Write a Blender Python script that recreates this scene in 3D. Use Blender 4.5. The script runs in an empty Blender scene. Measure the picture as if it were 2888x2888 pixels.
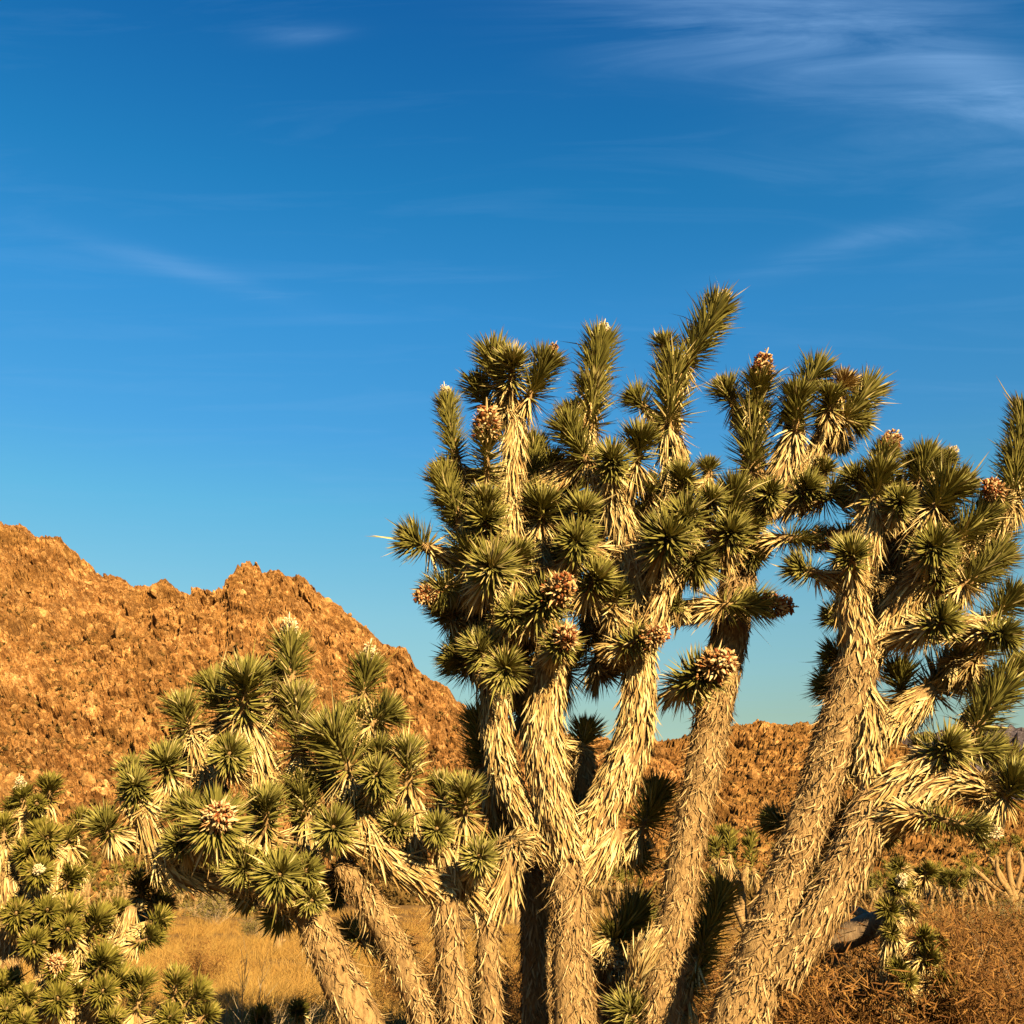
import bpy, math, random
import numpy as np

# ------------------------------------------------------------------ camera
SRC = 2888.0
FOV = math.radians(50.0)
F = (SRC / 2) / math.tan(FOV / 2)
EYE = np.array([0.0, 0.0, 1.6])
HORIZON = 2526.0
PITCH = math.atan((HORIZON - SRC / 2) / F)
CP, SP = math.cos(PITCH), math.sin(PITCH)
scene = bpy.context.scene
col = scene.collection
cam = bpy.data.cameras.new('camera')
cam.angle = FOV
cam.clip_start = 0.1
cam.clip_end = 30000
camo = bpy.data.objects.new('camera', cam)
camo.location = EYE
camo.rotation_euler = (math.pi / 2 + PITCH, 0, 0)
col.objects.link(camo)
scene.camera = camo
scene.render.resolution_x = 1024
scene.render.resolution_y = 1024
scene.cycles.max_bounces = 4
scene.cycles.diffuse_bounces = 1
scene.cycles.glossy_bounces = 1

# ------------------------------------------------------------------ light
SUN_AZ = math.radians(-28.0)     # to the right of straight behind the camera
SUN_EL = math.radians(24.0)
SUN_DIR = np.array([-math.sin(SUN_AZ) * math.cos(SUN_EL), -math.cos(SUN_AZ) * math.cos(SUN_EL), math.sin(SUN_EL)])
sun = bpy.data.lights.new('sun', 'SUN')
sun.energy = 5.0
sun.angle = math.radians(0.5)
sun.color = (1.0, 0.77, 0.42)
suno = bpy.data.objects.new('sun', sun)
import mathutils
suno.rotation_euler = mathutils.Vector(SUN_DIR).to_track_quat('Z', 'Y').to_euler()
suno.location = (-20, -60, 30)
col.objects.link(suno)
vs = scene.view_settings
vs.view_transform = 'Standard'
vs.look = 'None'
vs.exposure = 2.35
vs.gamma = 1.0
vs.use_curve_mapping = False


def px(x, y, Y):
    """photograph pixel + horizontal distance from the camera -> world point"""
    a = (np.asarray(x, float) - SRC / 2) / F
    b = (SRC / 2 - np.asarray(y, float)) / F
    Y = np.asarray(Y, float)
    d = Y / (CP - b * SP)
    return np.stack([a * d + 0 * b, Y + 0 * a * b, EYE[2] + d * (SP + b * CP) + 0 * a], axis=-1)


world = bpy.data.worlds.new('World')
scene.world = world
world.use_nodes = True


def build_world():
    nt = world.node_tree
    nt.nodes.clear()
    N, Lk = nt.nodes.new, nt.links.new
    out = N('ShaderNodeOutputWorld')
    bg = N('ShaderNodeBackground')
    bg.inputs[1].default_value = 0.05
    Lk(bg.outputs[0], out.inputs[0])
    sky = N('ShaderNodeTexSky')
    sky.sky_type = 'NISHITA'
    sky.sun_disc = False
    sky.sun_elevation = SUN_EL
    sky.sun_rotation = math.atan2(SUN_DIR[0], SUN_DIR[1])
    sky.air_density = 1.0
    sky.dust_density = 0.0
    sky.ozone_density = 1.6
    sky.altitude = 1300
    # clear dry desert air: deep blue overhead, pale green-gold towards the horizon, the same all round
    tcs = N('ShaderNodeTexCoord')
    sepz = N('ShaderNodeSeparateXYZ')
    Lk(tcs.outputs['Generated'], sepz.inputs[0])
    tint = ramp(nt, [(0.0, (0.365, 0.347, 0.226)), (0.10, (0.431, 0.394, 0.241)), (0.149, (0.434, 0.427, 0.263)), (0.189, (0.427, 0.507, 0.365)), (0.236, (0.409, 0.566, 0.445)), (0.328, (0.277, 0.620, 0.584)),
                     (0.388, (0.212, 0.595, 0.679)), (0.488, (0.146, 0.606, 0.766)), (0.579, (0.077, 0.547, 0.730)), (0.698, (0.044, 0.420, 0.694)), (1.0, (0.033, 0.383, 0.675))], sepz.outputs[2])
    hs = N('ShaderNodeMix')
    hs.data_type = 'RGBA'
    hs.blend_type = 'MULTIPLY'
    hs.inputs[0].default_value = 1.0
    Lk(sky.outputs[0], hs.inputs[6])
    Lk(tint, hs.inputs[7])
    # thin cirrus: streaks at fixed directions in the sky, broken up by noise
    tc = N('ShaderNodeTexCoord')

    def math_(op, a, b=None, c=None):
        n = N('ShaderNodeMath')
        n.operation = op
        for i, v in enumerate((a, b, c)):
            if v is None:
                continue
            if isinstance(v, (int, float)):
                n.inputs[i].default_value = v
            else:
                Lk(v, n.inputs[i])
        return n.outputs[0]

    def dot(vec):
        n = N('ShaderNodeVectorMath')
        n.operation = 'DOT_PRODUCT'
        Lk(tc.outputs['Generated'], n.inputs[0])
        n.inputs[1].default_value = vec
        return n.outputs['Value']

    # cirrus sheet at altitude
    sep = N('ShaderNodeSeparateXYZ')
    Lk(tc.outputs['Generated'], sep.inputs[0])
    zz = math_('MAXIMUM', sep.outputs[2], 0.05)
    comb = N('ShaderNodeCombineXYZ')
    Lk(math_('DIVIDE', sep.outputs[0], zz), comb.inputs[0])
    Lk(math_('DIVIDE', sep.outputs[1], zz), comb.inputs[1])
    mp = N('ShaderNodeMapping')
    mp.inputs['Rotation'].default_value = (0, 0, math.radians(20))
    mp.inputs['Scale'].default_value = (1.6, 8.0, 1)
    Lk(comb.outputs[0], mp.inputs[0])
    nz = N('ShaderNodeTexNoise')
    nz.inputs['Scale'].default_value = 1.1
    nz.inputs['Detail'].default_value = 9
    nz.inputs['Roughness'].default_value = 0.62
    nz.inputs['Distortion'].default_value = 0.9
    Lk(mp.outputs[0], nz.inputs['Vector'])
    nz2 = N('ShaderNodeTexNoise')
    nz2.inputs['Scale'].default_value = 2.2
    nz2.inputs['Detail'].default_value = 5
    nz2.inputs['Roughness'].default_value = 0.5
    Lk(comb.outputs[0], nz2.inputs['Vector'])
    sheet = math_('MULTIPLY', math_('SUBTRACT', nz.outputs[0], 0.50), 0.30)
    sheet = math_('MAXIMUM', sheet, 0.0)
    total = sheet

    def streak(x0, y0, x1, y1, halfw, strength):
        nonlocal total
        d0 = px(x0, y0, 100.0) - EYE
        d1 = px(x1, y1, 100.0) - EYE
        d0 /= np.linalg.norm(d0)
        d1 /= np.linalg.norm(d1)
        c = d0 + d1
        c /= np.linalg.norm(c)
        u = d1 - d0
        hl = np.linalg.norm(u) / 2
        u /= np.linalg.norm(u)
        v = np.cross(c, u)
        cu, cv = 0.0, 0.0
        a = math_('DIVIDE', dot(tuple(u)), hl)
        wob = math_('MULTIPLY', math_('SUBTRACT', nz2.outputs[0], 0.5), 1.6)
        b = math_('ADD', math_('DIVIDE', dot(tuple(v)), halfw / F), wob)
        r2 = math_('ADD', math_('MULTIPLY', a, a), math_('MULTIPLY', b, b))
        g = math_('POWER', 2.718, math_('MULTIPLY', r2, -1.1))
        front = math_('GREATER_THAN', dot(tuple(c)), 0.3)
        g = math_('MULTIPLY', math_('MULTIPLY', g, front), strength)
        g = math_('MULTIPLY', g, math_('MAXIMUM', math_('SUBTRACT', math_('MULTIPLY', nz.outputs[0], 4.2), 1.25), 0.12))
        total = math_('ADD', total, g)
    streak(1850, -20, 3150, 360, 130, 0.27)
    streak(2500, 110, 3150, 390, 62, 0.32)
    streak(1500, 80, 2500, 90, 110, 0.16)
    streak(2100, 420, 3000, 420, 90, 0.10)
    streak(140, 650, 820, 850, 30, 0.13)
    streak(720, 110, 980, 90, 26, 0.18)
    streak(2000, 800, 2800, 590, 36, 0.16)
    mix = N('ShaderNodeMix')
    mix.data_type = 'RGBA'
    cl = math_('MINIMUM', total, 0.8)
    Lk(cl, mix.inputs[0])
    Lk(hs.outputs[2], mix.inputs[6])
    mix.inputs[7].default_value = (1.15, 2.1, 3.5, 1)
    Lk(mix.outputs[2], bg.inputs[0])


# ------------------------------------------------------------------ helpers
rng = np.random.default_rng(7)


def norm(v):
    return v / np.maximum(np.linalg.norm(v, axis=-1, keepdims=True), 1e-9)


def hash3(ix, iy, iz, s):
    h = (ix * 374761393 + iy * 668265263 + iz * 2147483647 + s * 974634777) & 0xFFFFFFFF
    h = ((h ^ (h >> 13)) * 1274126177) & 0xFFFFFFFF
    h = ((h ^ (h >> 16)) * 2246822519) & 0xFFFFFFFF
    h = h ^ (h >> 15)
    return (h & 0xFFFFFF).astype(np.float64) / float(0xFFFFFF)


def vnoise(p, seed=0):
    p = np.asarray(p, float)
    i = np.floor(p).astype(np.int64)
    f = p - i
    f = f * f * f * (f * (f * 6 - 15) + 10)
    r = 0
    for dx in (0, 1):
        wx = f[..., 0] if dx else 1 - f[..., 0]
        for dy in (0, 1):
            wy = f[..., 1] if dy else 1 - f[..., 1]
            for dz in (0, 1):
                wz = f[..., 2] if dz else 1 - f[..., 2]
                r = r + wx * wy * wz * hash3(i[..., 0] + dx, i[..., 1] + dy, i[..., 2] + dz, seed)
    return r * 2 - 1


def fbm(p, octv=4, seed=0, gain=0.5, lac=2.03, ridged=False):
    a, s, r = 1.0, 0.0, 0.0
    p = np.asarray(p, float)
    for o in range(octv):
        n = vnoise(p, seed + o * 17)
        if ridged:
            n = 1 - 2 * np.abs(n)
        r = r + a * n
        s += a
        a *= gain
        p = p * lac + 3.17
    return r / s


def worley(p, seed=0):
    """distance to nearest and second nearest cell point, and a random value per cell"""
    p = np.asarray(p, float)
    i = np.floor(p).astype(np.int64)
    b1 = np.full(p.shape[:-1], 9.0)
    b2 = np.full(p.shape[:-1], 9.0)
    cell = np.zeros(p.shape[:-1])
    for dx in (-1, 0, 1):
        for dy in (-1, 0, 1):
            for dz in (-1, 0, 1):
                cx, cy, cz = i[..., 0] + dx, i[..., 1] + dy, i[..., 2] + dz
                q = np.stack([cx + hash3(cx, cy, cz, seed), cy + hash3(cx, cy, cz, seed + 1), cz + hash3(cx, cy, cz, seed + 2)], -1)
                d = np.linalg.norm(q - p, axis=-1)
                c = hash3(cx, cy, cz, seed + 3)
                m = d < b1
                b2 = np.where(m, b1, np.minimum(b2, d))
                cell = np.where(m, c, cell)
                b1 = np.where(m, d, b1)
    return b1, b2, cell


def mesh_from(name, V, T, C=None, smooth=False):
    """vertices (n,3), triangles (m,3), optional per-vertex colour data (n,4)"""
    me = bpy.data.meshes.new(name)
    V = np.ascontiguousarray(V, np.float32)
    T = np.ascontiguousarray(T, np.int32)
    n, m = len(V), len(T)
    me.vertices.add(n)
    me.vertices.foreach_set('co', V.ravel())
    me.loops.add(m * 3)
    me.loops.foreach_set('vertex_index', T.ravel())
    me.polygons.add(m)
    me.polygons.foreach_set('loop_start', np.arange(0, m * 3, 3, dtype=np.int32))
    me.polygons.foreach_set('loop_total', np.full(m, 3, np.int32))
    me.polygons.foreach_set('use_smooth', np.full(m, smooth))
    if C is not None:
        at = me.color_attributes.new('tone', 'FLOAT_COLOR', 'POINT')
        at.data.foreach_set('color', np.ascontiguousarray(C, np.float32).ravel())
    me.update()
    return me


class Geo:
    def __init__(self):
        self.V, self.T, self.C, self.n = [], [], [], 0

    def add(self, V, T, C=None):
        if len(V) == 0:
            return
        if C is None:
            C = np.zeros((len(V), 4))
        self.V.append(V)
        self.T.append(np.asarray(T) + self.n)
        self.C.append(C)
        self.n += len(V)

    def mesh(self, name, smooth=False):
        return mesh_from(name, np.concatenate(self.V), np.concatenate(self.T), np.concatenate(self.C), smooth)


def obj(name, me, mat, parent=None, origin=None):
    o = bpy.data.objects.new(name, me)
    if mat is not None and me is not None and len(me.materials) == 0:
        me.materials.append(mat)
    col.objects.link(o)
    if parent is not None:
        o.parent = parent
    return o


def tag(o, label, cat, group=None):
    o['label'] = label
    o['category'] = cat
    if group:
        o['group'] = group
    return o


def empty(name, loc):
    o = bpy.data.objects.new(name, None)
    o.location = [float(v) for v in loc]
    o.empty_display_size = 0.2
    col.objects.link(o)
    return o


# ------------------------------------------------------------------ materials
def new_mat(name):
    m = bpy.data.materials.new(name)
    m.use_nodes = True
    nt = m.node_tree
    b = nt.nodes['Principled BSDF']
    return m, nt, b


def ramp(nt, stops, fac=None, interp='LINEAR'):
    r = nt.nodes.new('ShaderNodeValToRGB')
    r.color_ramp.interpolation = interp
    e = r.color_ramp.elements
    while len(e) > 1:
        e.remove(e[0])
    e[0].position = stops[0][0]
    e[0].color = (*stops[0][1], 1)
    for p, c in stops[1:]:
        k = e.new(p)
        k.color = (*c, 1)
    if fac is not None:
        nt.links.new(fac, r.inputs[0])
    return r.outputs[0]


build_world()


def mixc(nt, fac, a, b, mode='MIX'):
    m = nt.nodes.new('ShaderNodeMix')
    m.data_type = 'RGBA'
    m.blend_type = mode
    for s, v in ((m.inputs[0], fac), (m.inputs[6], a), (m.inputs[7], b)):
        if isinstance(v, (int, float)):
            s.default_value = v
        elif isinstance(v, tuple):
            s.default_value = (*v, 1)
        else:
            nt.links.new(v, s)
    return m.outputs[2]


def noise(nt, scale, detail=4, rough=0.55, vec=None, coords='Object', dist=0.0, stretch=None):
    n = nt.nodes.new('ShaderNodeTexNoise')
    n.inputs['Scale'].default_value = scale
    n.inputs['Detail'].default_value = detail
    n.inputs['Roughness'].default_value = rough
    n.inputs['Distortion'].default_value = dist
    tc = nt.nodes.new('ShaderNodeTexCoord')
    v = tc.outputs[coords]
    if stretch:
        mp = nt.nodes.new('ShaderNodeMapping')
        mp.inputs['Scale'].default_value = stretch
        nt.links.new(v, mp.inputs[0])
        v = mp.outputs[0]
    nt.links.new(v, n.inputs['Vector'])
    return n.outputs[0]


def tone(nt):
    a = nt.nodes.new('ShaderNodeAttribute')
    a.attribute_name = 'tone'
    s = nt.nodes.new('ShaderNodeSeparateColor')
    nt.links.new(a.outputs['Color'], s.inputs[0])
    return s.outputs[0], s.outputs[1], s.outputs[2]


ALBEDO = 0.5


def set_albedo(nt, b, c, k=ALBEDO):
    m = nt.nodes.new('ShaderNodeMix')
    m.data_type = 'RGBA'
    m.blend_type = 'MULTIPLY'
    m.inputs[0].default_value = 1.0
    m.inputs[7].default_value = (k, k, k, 1)
    nt.links.new(c, m.inputs[6])
    nt.links.new(m.outputs[2], b.inputs['Base Color'])


def leaf_material(name, stops, tip, base, rough=0.55, spec=0.25, k=ALBEDO):
    m, nt, b = new_mat(name)
    r, t, _ = tone(nt)
    c = ramp(nt, stops, r)
    tipf = ramp(nt, [(0.0, (0, 0, 0)), (0.86, (0, 0, 0)), (0.97, (1, 1, 1))], t)
    basef = ramp(nt, [(0.0, (1, 1, 1)), (0.22, (0, 0, 0))], t)
    c = mixc(nt, tipf, c, tip)
    c = mixc(nt, basef, c, base)
    set_albedo(nt, b, c, k)
    b.inputs['Roughness'].default_value = rough
    b.inputs['Specular IOR Level'].default_value = spec
    return m


M = {}
M['green'] = leaf_material('yucca_green', [(0.0, (0.13, 0.118, 0.022)), (0.35, (0.20, 0.178, 0.038)), (0.7, (0.275, 0.240, 0.055)), (0.92, (0.38, 0.32, 0.09)), (1.0, (0.55, 0.43, 0.19))], (0.20, 0.10, 0.04), (0.32, 0.28, 0.09), 0.5, 0.12)
M['green_far'] = leaf_material('yucca_green_yellowish', [(0.0, (0.11, 0.10, 0.014)), (0.5, (0.185, 0.160, 0.026)), (0.93, (0.29, 0.235, 0.05)), (1.0, (0.44, 0.32, 0.10))], (0.18, 0.10, 0.03), (0.26, 0.22, 0.06), 0.55, 0.1)
M['straw'] = leaf_material('dead_leaf_straw', [(0.0, (0.20, 0.10, 0.032)), (0.25, (0.40, 0.25, 0.085)), (0.6, (0.56, 0.40, 0.16)), (1.0, (0.72, 0.57, 0.28))], (0.28, 0.15, 0.06), (0.40, 0.24, 0.10), 0.65, 0.08)
M['stub'] = leaf_material('weathered_leaf_stub', [(0.0, (0.14, 0.07, 0.025)), (0.3, (0.27, 0.16, 0.062)), (0.65, (0.39, 0.25, 0.105)), (1.0, (0.60, 0.43, 0.21))], (0.34, 0.21, 0.10), (0.34, 0.20, 0.085), 0.75, 0.1)
M['pod'] = leaf_material('dry_fruit_capsule', [(0.0, (0.13, 0.035, 0.012)), (0.4, (0.28, 0.085, 0.025)), (0.62, (0.48, 0.27, 0.10)), (1.0, (0.74, 0.56, 0.30))], (0.36, 0.16, 0.06), (0.45, 0.28, 0.12), 0.65, 0.08)
M['bloom'] = leaf_material('dry_cream_bloom', [(0.0, (0.46, 0.20, 0.08)), (0.3, (0.72, 0.55, 0.28)), (1.0, (0.85, 0.74, 0.50))], (0.62, 0.42, 0.2), (0.70, 0.52, 0.27), 0.65, 0.08)


def bark_material():
    m, nt, b = new_mat('yucca_bark')
    n1 = noise(nt, 9, 6, 0.6, stretch=(1, 1, 0.45))
    n2 = noise(nt, 55, 5, 0.65, stretch=(1, 1, 0.35))
    c = ramp(nt, [(0.3, (0.18, 0.095, 0.035)), (0.5, (0.32, 0.19, 0.075)), (0.7, (0.44, 0.28, 0.12))], n1)
    c2 = ramp(nt, [(0.36, (0.09, 0.045, 0.018)), (0.55, (0.42, 0.27, 0.115))], n2)
    c = mixc(nt, 0.5, c, c2)
    set_albedo(nt, b, c)
    b.inputs['Roughness'].default_value = 0.9
    b.inputs['Specular IOR Level'].default_value = 0.1
    bp = nt.nodes.new('ShaderNodeBump')
    bp.inputs['Strength'].default_value = 0.9
    bp.inputs['Distance'].default_value = 0.02
    nt.links.new(n2, bp.inputs['Height'])
    nt.links.new(bp.outputs[0], b.inputs['Normal'])
    return m


M['bark'] = bark_material()


def wood_material():
    m, nt, b = new_mat('weathered_wood_shaded')
    n2 = noise(nt, 30, 5, 0.65, stretch=(1, 1, 0.25))
    c = ramp(nt, [(0.3, (0.09, 0.05, 0.022)), (0.55, (0.22, 0.135, 0.065)), (0.75, (0.33, 0.22, 0.11))], n2)  # wood tones darkened to stand in for shade that nothing casts here
    set_albedo(nt, b, c)
    b.inputs['Roughness'].default_value = 0.9
    bp = nt.nodes.new('ShaderNodeBump')
    bp.inputs['Strength'].default_value = 0.7
    bp.inputs['Distance'].default_value = 0.02
    nt.links.new(n2, bp.inputs['Height'])
    nt.links.new(bp.outputs[0], b.inputs['Normal'])
    return m


M['wood'] = wood_material()


def rock_material(name, c_lo, c_mid, c_hi, patch, scale, far=False):
    m, nt, b = new_mat(name)
    n0 = noise(nt, scale * 0.12, 4, 0.5)
    n1 = noise(nt, scale, 8, 0.68, stretch=(1, 1, 0.55))
    n2 = noise(nt, scale * 5, 6, 0.7)
    c = ramp(nt, [(0.30, c_lo), (0.5, c_mid), (0.68, c_hi)], n1)
    pf = ramp(nt, [(0.42, (0, 0, 0)), (0.66, (0.75, 0.75, 0.75))], n0)
    c = mixc(nt, pf, c, patch)
    for vscale, lo, hi in ((scale * 0.45, 0.55, 1.45), (scale * 1.5, 0.6, 1.4)):
        vt = nt.nodes.new('ShaderNodeTexVoronoi')
        vt.inputs['Scale'].default_value = vscale
        tcv = nt.nodes.new('ShaderNodeTexCoord')
        dn = nt.nodes.new('ShaderNodeTexNoise')
        dn.inputs['Scale'].default_value = vscale * 1.3
        dn.inputs['Detail'].default_value = 4
        nt.links.new(tcv.outputs['Object'], dn.inputs['Vector'])
        ad = nt.nodes.new('ShaderNodeVectorMath')
        ad.operation = 'MULTIPLY_ADD'
        ad.inputs[1].default_value = (1.6 / vscale,) * 3
        nt.links.new(dn.outputs['Color'], ad.inputs[0])
        nt.links.new(tcv.outputs['Object'], ad.inputs[2])
        nt.links.new(ad.outputs[0], vt.inputs['Vector'])
        sp = nt.nodes.new('ShaderNodeSeparateColor')
        nt.links.new(vt.outputs['Color'], sp.inputs[0])
        c = mixc(nt, 0.8, c, ramp(nt, [(0.0, (lo, lo * 0.94, lo * 0.9)), (0.6, (1, 1, 1)), (1.0, (hi, hi * 1.04, hi * 1.1))], sp.outputs[0]), 'MULTIPLY')
    c3 = ramp(nt, [(0.33, (0.42, 0.38, 0.36)), (0.6, (1.15, 1.15, 1.15))], n2)
    c = mixc(nt, 0.85, c, c3, 'MULTIPLY')
    set_albedo(nt, b, c, 0.40)
    b.inputs['Roughness'].default_value = 0.95
    b.inputs['Specular IOR Level'].default_value = 0.05
    bp = nt.nodes.new('ShaderNodeBump')
    bp.inputs['Strength'].default_value = 0.8
    bp.inputs['Distance'].default_value = 1.2 / scale * 0.25
    nt.links.new(n2, bp.inputs['Height'])
    nt.links.new(bp.outputs[0], b.inputs['Normal'])
    return m


M['rock'] = rock_material('ochre_granite', (0.20, 0.080, 0.022), (0.44, 0.205, 0.062), (0.78, 0.45, 0.18), (0.32, 0.155, 0.042), 0.42)
M['rock_right'] = rock_material('ochre_slope_rock', (0.20, 0.085, 0.022), (0.38, 0.18, 0.05), (0.60, 0.33, 0.11), (0.27, 0.135, 0.035), 0.5)
M['boulder'] = rock_material('pale_boulder_granite', (0.36, 0.17, 0.055), (0.50, 0.26, 0.085), (0.66, 0.38, 0.15), (0.42, 0.21, 0.07), 0.9)
M['far_rock'] = rock_material('haze_tinted_rock', (0.135, 0.105, 0.115), (0.165, 0.13, 0.145), (0.20, 0.155, 0.165), (0.15, 0.125, 0.15), 0.006)  # violet-grey puts the distance haze into the rock colour; no air volume


def ground_material():
    m, nt, b = new_mat('desert_ground')
    n0 = noise(nt, 0.12, 5, 0.6)
    n1 = noise(nt, 1.4, 6, 0.65)
    n2 = noise(nt, 14, 4, 0.7)
    c = ramp(nt, [(0.3, (0.20, 0.10, 0.028)), (0.5, (0.32, 0.17, 0.05)), (0.7, (0.44, 0.26, 0.085))], n1)
    c = mixc(nt, ramp(nt, [(0.45, (0, 0, 0)), (0.65, (0.7, 0.7, 0.7))], n0), c, (0.28, 0.16, 0.055))
    c = mixc(nt, 0.6, c, ramp(nt, [(0.3, (0.45, 0.42, 0.4)), (0.6, (1.1, 1.1, 1.1))], n2), 'MULTIPLY')
    set_albedo(nt, b, c, 0.40)
    b.inputs['Roughness'].default_value = 0.95
    b.inputs['Specular IOR Level'].default_value = 0.05
    bp = nt.nodes.new('ShaderNodeBump')
    bp.inputs['Strength'].default_value = 0.6
    bp.inputs['Distance'].default_value = 0.05
    nt.links.new(n2, bp.inputs['Height'])
    nt.links.new(bp.outputs[0], b.inputs['Normal'])
    return m


M['ground'] = ground_material()
M['grass'] = leaf_material('dry_golden_grass', [(0.0, (0.26, 0.125, 0.025)), (0.4, (0.42, 0.225, 0.05)), (0.8, (0.54, 0.33, 0.095)), (1.0, (0.36, 0.26, 0.06))], (0.58, 0.37, 0.12), (0.28, 0.14, 0.035), 0.8, 0.1, 0.40)
M['brush'] = leaf_material('olive_brush_leaf', [(0.0, (0.12, 0.10, 0.018)), (0.5, (0.20, 0.155, 0.03)), (1.0, (0.30, 0.22, 0.05))], (0.28, 0.2, 0.06), (0.16, 0.10, 0.03), 0.7, 0.15, 0.40)
M['rust'] = leaf_material('russet_dry_twig', [(0.0, (0.13, 0.05, 0.012)), (0.5, (0.25, 0.11, 0.026)), (1.0, (0.42, 0.22, 0.06))], (0.45, 0.27, 0.10), (0.18, 0.085, 0.03), 0.8, 0.1, 0.40)
M['twig'] = leaf_material('bare_grey_twig', [(0.0, (0.26, 0.17, 0.09)), (0.5, (0.42, 0.30, 0.18)), (1.0, (0.58, 0.45, 0.28))], (0.5, 0.38, 0.22), (0.3, 0.19, 0.10), 0.8, 0.1, 0.40)
M['scrub'] = leaf_material('hillside_scrub', [(0.0, (0.085, 0.05, 0.012)), (0.5, (0.15, 0.085, 0.02)), (1.0, (0.22, 0.13, 0.035))], (0.2, 0.12, 0.03), (0.11, 0.06, 0.015), 0.8, 0.1, 0.40)


# ------------------------------------------------------------------ leaves
def leaves(P, D, O, L, W, bend=None, rnd=None, roll=None, taper=0.62, fold=0.28, long=True):
    """many dagger leaves at once: base P, direction D, outward hint O, length L, half width W"""
    n = len(P)
    D = norm(D)
    S = norm(np.cross(D, O))
    U = norm(np.cross(S, D))
    if roll is None:
        roll = rng.normal(0, 0.35, n)
    c, s = np.cos(roll)[:, None], np.sin(roll)[:, None]
    S, U = S * c + U * s, U * c - S * s
    if bend is None:
        bend = np.zeros((n, 3))
    if rnd is None:
        rnd = rng.random(n)
    st = [(0.0, 0.75), (0.3, 1.0), (0.68, taper)] if long else [(0.0, 0.8), (0.45, 0.95)]
    V, C = [], []
    L1 = L[:, None]
    W1 = W[:, None]
    for t, w in st:
        ctr = P + L1 * (t * D + t * t * bend)
        V += [ctr - S * W1 * w + U * W1 * w * fold, ctr - U * W1 * w * fold, ctr + S * W1 * w + U * W1 * w * fold]
        C += [t] * 3
    V.append(P + L1 * (D + bend))
    C.append(1.0)
    k = len(V)
    V = np.stack(V, 1).reshape(-1, 3)
    tri = []
    for j in range(len(st) - 1):
        a = j * 3
        for q in (0, 1):
            tri += [(a + q, a + q + 1, a + q + 4), (a + q, a + q + 4, a + q + 3)]
    a = (len(st) - 1) * 3
    tri += [(a, a + 1, k - 1), (a + 1, a + 2, k - 1)]
    T = (np.array(tri)[None] + (np.arange(n) * k)[:, None, None]).reshape(-1, 3)
    col4 = np.zeros((n, k, 4))
    col4[:, :, 0] = rnd[:, None]
    col4[:, :, 1] = np.array(C)[None]
    col4[:, :, 3] = 1
    return V, T, col4.reshape(-1, 4)


def frames(path):
    tan = norm(np.gradient(path, axis=0))
    nrm = np.zeros_like(path)
    ref = np.array([1.0, 0, 0]) if abs(tan[0, 0]) < 0.8 else np.array([0, 1.0, 0])
    v = np.cross(tan[0], ref)
    v /= np.linalg.norm(v)
    for i in range(len(path)):
        v = v - tan[i] * np.dot(v, tan[i])
        v /= max(np.linalg.norm(v), 1e-9)
        nrm[i] = v
    return tan, nrm, np.cross(tan, nrm)


def smooth_path(pts, rad, step=0.035):
    pts = np.asarray(pts, float)
    rad = np.asarray(rad, float)
    if len(pts) == 2:
        pts = np.array([pts[0], (pts[0] + pts[1]) / 2, pts[1]])
        rad = np.array([rad[0], (rad[0] + rad[1]) / 2, rad[1]])
    P = np.concatenate([[2 * pts[0] - pts[1]], pts, [2 * pts[-1] - pts[-2]]])
    out, r = [], []
    for i in range(1, len(P) - 2):
        n = max(2, int(np.linalg.norm(P[i + 1] - P[i]) / step))
        t = np.linspace(0, 1, n, endpoint=False)[:, None]
        a, b, c, d = P[i - 1], P[i], P[i + 1], P[i + 2]
        out.append(0.5 * (2 * b + (c - a) * t + (2 * a - 5 * b + 4 * c - d) * t ** 2 + (3 * b - a - 3 * c + d) * t ** 3))
        r.append(rad[i - 1] + (rad[i] - rad[i - 1]) * t[:, 0])
    out.append(pts[-1:])
    r.append(rad[-1:])
    return np.concatenate(out), np.concatenate(r)


def tube(path, rad, nseg=16, rough=0.08, seed=0, cap=True):
    tan, n1, n2 = frames(path)
    a = np.linspace(0, 2 * math.pi, nseg, endpoint=False)
    ring = n1[:, None] * np.cos(a)[None, :, None] + n2[:, None] * np.sin(a)[None, :, None]
    V = path[:, None] + ring * rad[:, None, None]
    if rough:
        d = fbm(V * 7.0 + seed, 3, seed) * rough * 1.6 + vnoise(V * 28.0, seed + 5) * rough * 0.5
        V = V + ring * (rad[:, None] * d)[..., None]
    m = len(path)
    i = np.arange(m - 1)[:, None] * nseg
    j = np.arange(nseg)[None]
    k = (j + 1) % nseg
    q = np.stack([i + j, i + k, i + nseg + k, i + nseg + j], -1).reshape(-1, 4)
    T = np.concatenate([q[:, [0, 1, 2]], q[:, [0, 2, 3]]])
    V = V.reshape(-1, 3)
    if cap:
        V = np.concatenate([V, path[-1:] + tan[-1] * rad[-1] * 0.5, path[:1]])
        e = (m - 1) * nseg
        top = np.stack([e + np.arange(nseg), e + (np.arange(nseg) + 1) % nseg, np.full(nseg, len(V) - 2)], -1)
        bot = np.stack([(np.arange(nseg) + 1) % nseg, np.arange(nseg), np.full(nseg, len(V) - 1)], -1)
        T = np.concatenate([T, top, bot])
    return V, T


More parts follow.
